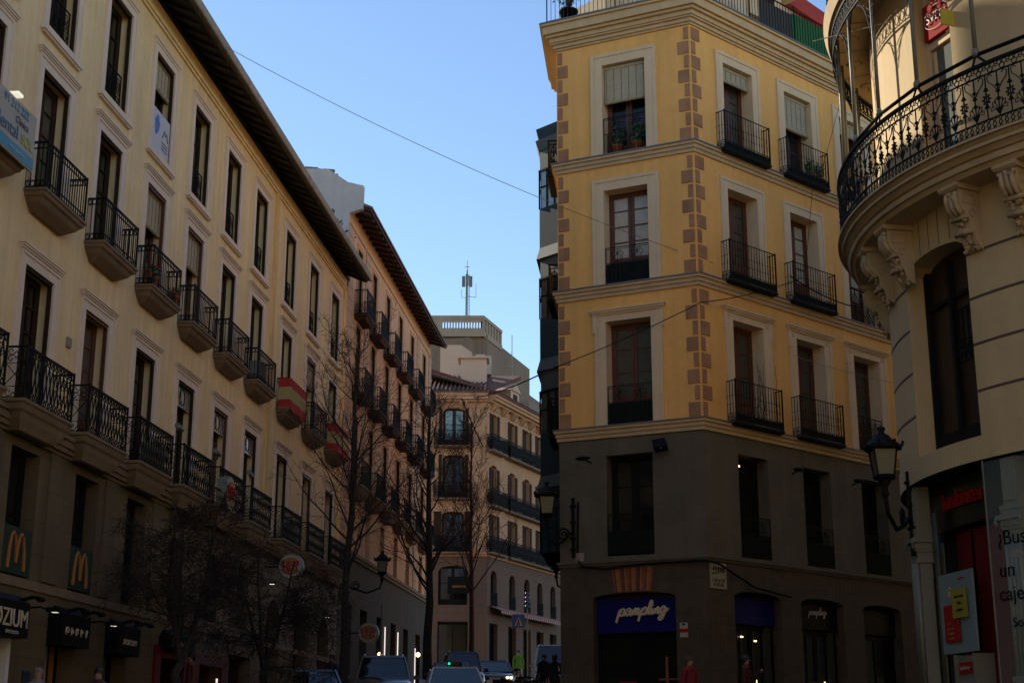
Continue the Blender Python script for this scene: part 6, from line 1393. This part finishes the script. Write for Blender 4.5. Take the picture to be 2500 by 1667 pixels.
person(-7.95,25.0,15,cl('grey_coat',(.2,.18,.17)),'grey-haired person, only the head showing, below the red window graphic',hair=cl('grey_hair',(.22,.15,.12)),h=1.50,dz=-.02)
person(3.95,33.0,40,cl('red_coat',(.20,.012,.015)),'person with a red scarf by the first shop window of the corner building',hair=cl('brown_hair',(.08,.045,.02)),h=1.60)
person(5.25,33.3,70,cl('dark_coat_red_scarf',(.06,.008,.01)),'person raising a pale sleeved arm before the second shop window',h=1.63,arm=1)
hv=mat('hi_vis_vest',(.09,.25,.012),.9); person(.35,76,0,hv,'person in a bright lime safety vest by the crossing sign',h=1.80,hood=False)
person(1.2,55,-20,cl('black_coat',(.01,.01,.012)),'person in a black coat among the scooters',h=1.7)
person(1.45,50.0,180,cl('dark_parka',(.015,.014,.016)),'person in a dark parka near the left corner of the granite base',h=1.72)
for i,(x,z) in enumerate(((5.1,0),(5.5,0))):    # figures in the second window are shop dummies
    pass
# crossing sign
P=(.75,70,gz(70)); t=empty('crossing_sign',P,'small blue square pedestrian crossing sign on a striped pole','sign')
q=MB(); q.tube([(0,0,0),(0,0,4.6)],.035,8); obj('pole',q.mesh('pole',M['bluegrey']),None,t)
q=MB()
for i in range(4): q.lathe([(.11,0),(.11,.10)],(0,0,3.95+i*.2),10)
obj('blue_band',q.mesh('blue_band',mat('blue_band',(.04,.08,.30),.5)),None,t)
q=MB(); q.box(-.72,-.12,-.03,.0,3.0,3.62); obj('plate',q.mesh('plate',mat('sign_blue',(.03,.09,.28),.5)),None,t)
q=MB(); q.add([(-.62,-.035,3.1),(-.22,-.035,3.1),(-.42,-.035,3.52)],[(0,1,2)]); 
q.tube([(-.74,-.03,2.99),(-.10,-.03,2.99),(-.10,-.03,3.63),(-.74,-.03,3.63)],.012,4,closed=True); obj('white_triangle',q.mesh('white_triangle',M['offwhite']),None,t)
q=MB(); q.tube([(-.42,-.045,3.36),(-.42,-.045,3.24),(-.48,-.045,3.13)],.022,5); q.tube([(-.42,-.045,3.24),(-.36,-.045,3.13)],.022,5); q.lathe([(.005,-.03),(.03,0),(.005,.03)],(-.42,-.05,3.41),6); obj('walking_figure',q.mesh('walking_figure',M['black']),None,t)
# street lights seen low on the left facade
for i,(x,y,z,s_) in enumerate(((-4.67,52.6,4.62,.085),(-4.07,64.5,5.30,.10))):
    t=empty('globe_lamp',(x,y,z),('warm lit globe by the shop strip, left one','warm lit globe by the stout dark trunk, right one')[i],'lamp','small lit globes')
    q=MB(); q.lathe([(.02,-s_),(s_*.8,-s_*.6),(s_,0),(s_*.8,s_*.6),(.02,s_)],(0,0,0),12); obj('bulb',q.mesh('bulb',M['lamp']),None,t)
    q=MB(); q.tube([(0,.1,-z+gz(y)+.1),(0,.1,0)],.03,6); obj('post',q.mesh('post',M['black']),None,t)
# pale vertical banner pole beside the arcade
P=fl(50.2,2.0,gz(50)); t=empty('sign_pole',P,'slim pale pole with a small red notice at the foot of the tall bare tree','sign'); q=MB(); q.tube([(0,0,0),(0,0,3.6)],.04,6); obj('pole',q.mesh('pole',M['bluegrey']),None,t); q=MB(); q.box(-.65,-.25,-.02,.02,1.0,1.75); obj('notice',q.mesh('notice',M['shopred']),None,t)

# ================================================================ BUILDINGS BEHIND THE VIEWPOINT (they close the square and shade it)
def backblock(x0,y0,az,Ln,H,label,mt):
    F=frame(x0,y0,az); B=Bld('apartment_building',x0,y0,-1,label,'building','buildings round the square behind the viewpoint'); ops=[]
    n=int(Ln/3.2)
    for i in range(n):
        for k in range(int((H-4)/3.6)): ops.append((1+i*3.2,2.2+i*3.2,4+k*3.6,6.4+k*3.6))
    w=MB(); wall(w,0,Ln,-2,H,ops,0,.3); B.part('wall',w.mesh('wall',M[mt]),F)
    w=MB(); w.box(0,Ln,.32,10,-2,H); B.part('side_wall',w.mesh('side_wall',M[mt]),F)
    T=window(1.2,2.4,.3,'darkwood','glass',3,.3)
    for o in ops: B.tmpl(T,F,(o[0]+o[1])/2,o[2])
    w=MB(); w.box(-.3,Ln+.3,-.5,10,H,H+.3); B.part('eaves',w.mesh('eaves',M['eavewood']),F)
backblock(16,-26,-90,36,19,'cream block closing the square behind the viewpoint','cream')
backblock(-11.9,-3.5,AZ,9.4,18.8,'cream block continuing the left facade behind the viewpoint','cream')
backblock(36.4,51.7,228,33,19,'cream block along the far side of the side street behind the bank','cream')
backblock(29.5,58,138,14,19,'ochre block closing the end of the side street behind the bank','bankwall')
backblock(16,15,180,36,17,'ochre block on the right side of the square behind the viewpoint','bankwall')

# ================================================================ CAMERA
th=R(15.4447); ro=R(.0866); ct,st=math.cos(th),math.sin(th); cr,sr=math.cos(ro),math.sin(ro)
fw=Vector((0,ct,st)); up_=Vector((0,-st,ct)); ri=Vector((1,0,0)); Rv=ri*cr+up_*sr; Uv=-ri*sr+up_*cr
cam=bpy.data.cameras.new('camera'); co=bpy.data.objects.new('camera',cam); COL.objects.link(co)
m=Matrix.Identity(4)
for i in range(3): m[i][0]=Rv[i]; m[i][1]=Uv[i]; m[i][2]=-fw[i]
m[2][3]=1.6; co.matrix_world=m
cam.sensor_width=36; cam.sensor_fit='HORIZONTAL'; cam.lens=3545.56/2500*36; cam.clip_end=2000; cam.clip_start=.1
scene.camera=co
# ================================================================ LIGHT
SUN_AZ=-47; SUN_EL=27
wd=bpy.data.worlds.new('World'); scene.world=wd; wd.use_nodes=True; t=wd.node_tree; bg=t.nodes['Background']
sk=t.nodes.new('ShaderNodeTexSky'); sk.sky_type='NISHITA'; sk.sun_disc=False; sk.sun_elevation=R(SUN_EL); sk.sun_rotation=R(SUN_AZ); sk.air_density=1.0; sk.dust_density=.05; sk.ozone_density=2.2; sk.altitude=650
t.links.new(sk.outputs[0],bg.inputs[0]); bg.inputs[1].default_value=.10
sl=bpy.data.lights.new('sun','SUN'); so_=bpy.data.objects.new('sun',sl); COL.objects.link(so_); sl.energy=3.0; sl.angle=R(.53); sl.color=(1,.90,.72)
d=Vector((math.sin(R(SUN_AZ))*math.cos(R(SUN_EL)),math.cos(R(SUN_AZ))*math.cos(R(SUN_EL)),math.sin(R(SUN_EL))))
so_.rotation_euler=(-d).to_track_quat('-Z','Y').to_euler(); so_.location=(0,0,60)
vs=scene.view_settings; vs.view_transform='Standard'; vs.look='None'; vs.gamma=1; vs.exposure=1.10; vs.use_curve_mapping=False
scene.cycles.max_bounces=6; scene.cycles.diffuse_bounces=3; scene.cycles.glossy_bounces=3; scene.cycles.transparent_max_bounces=8
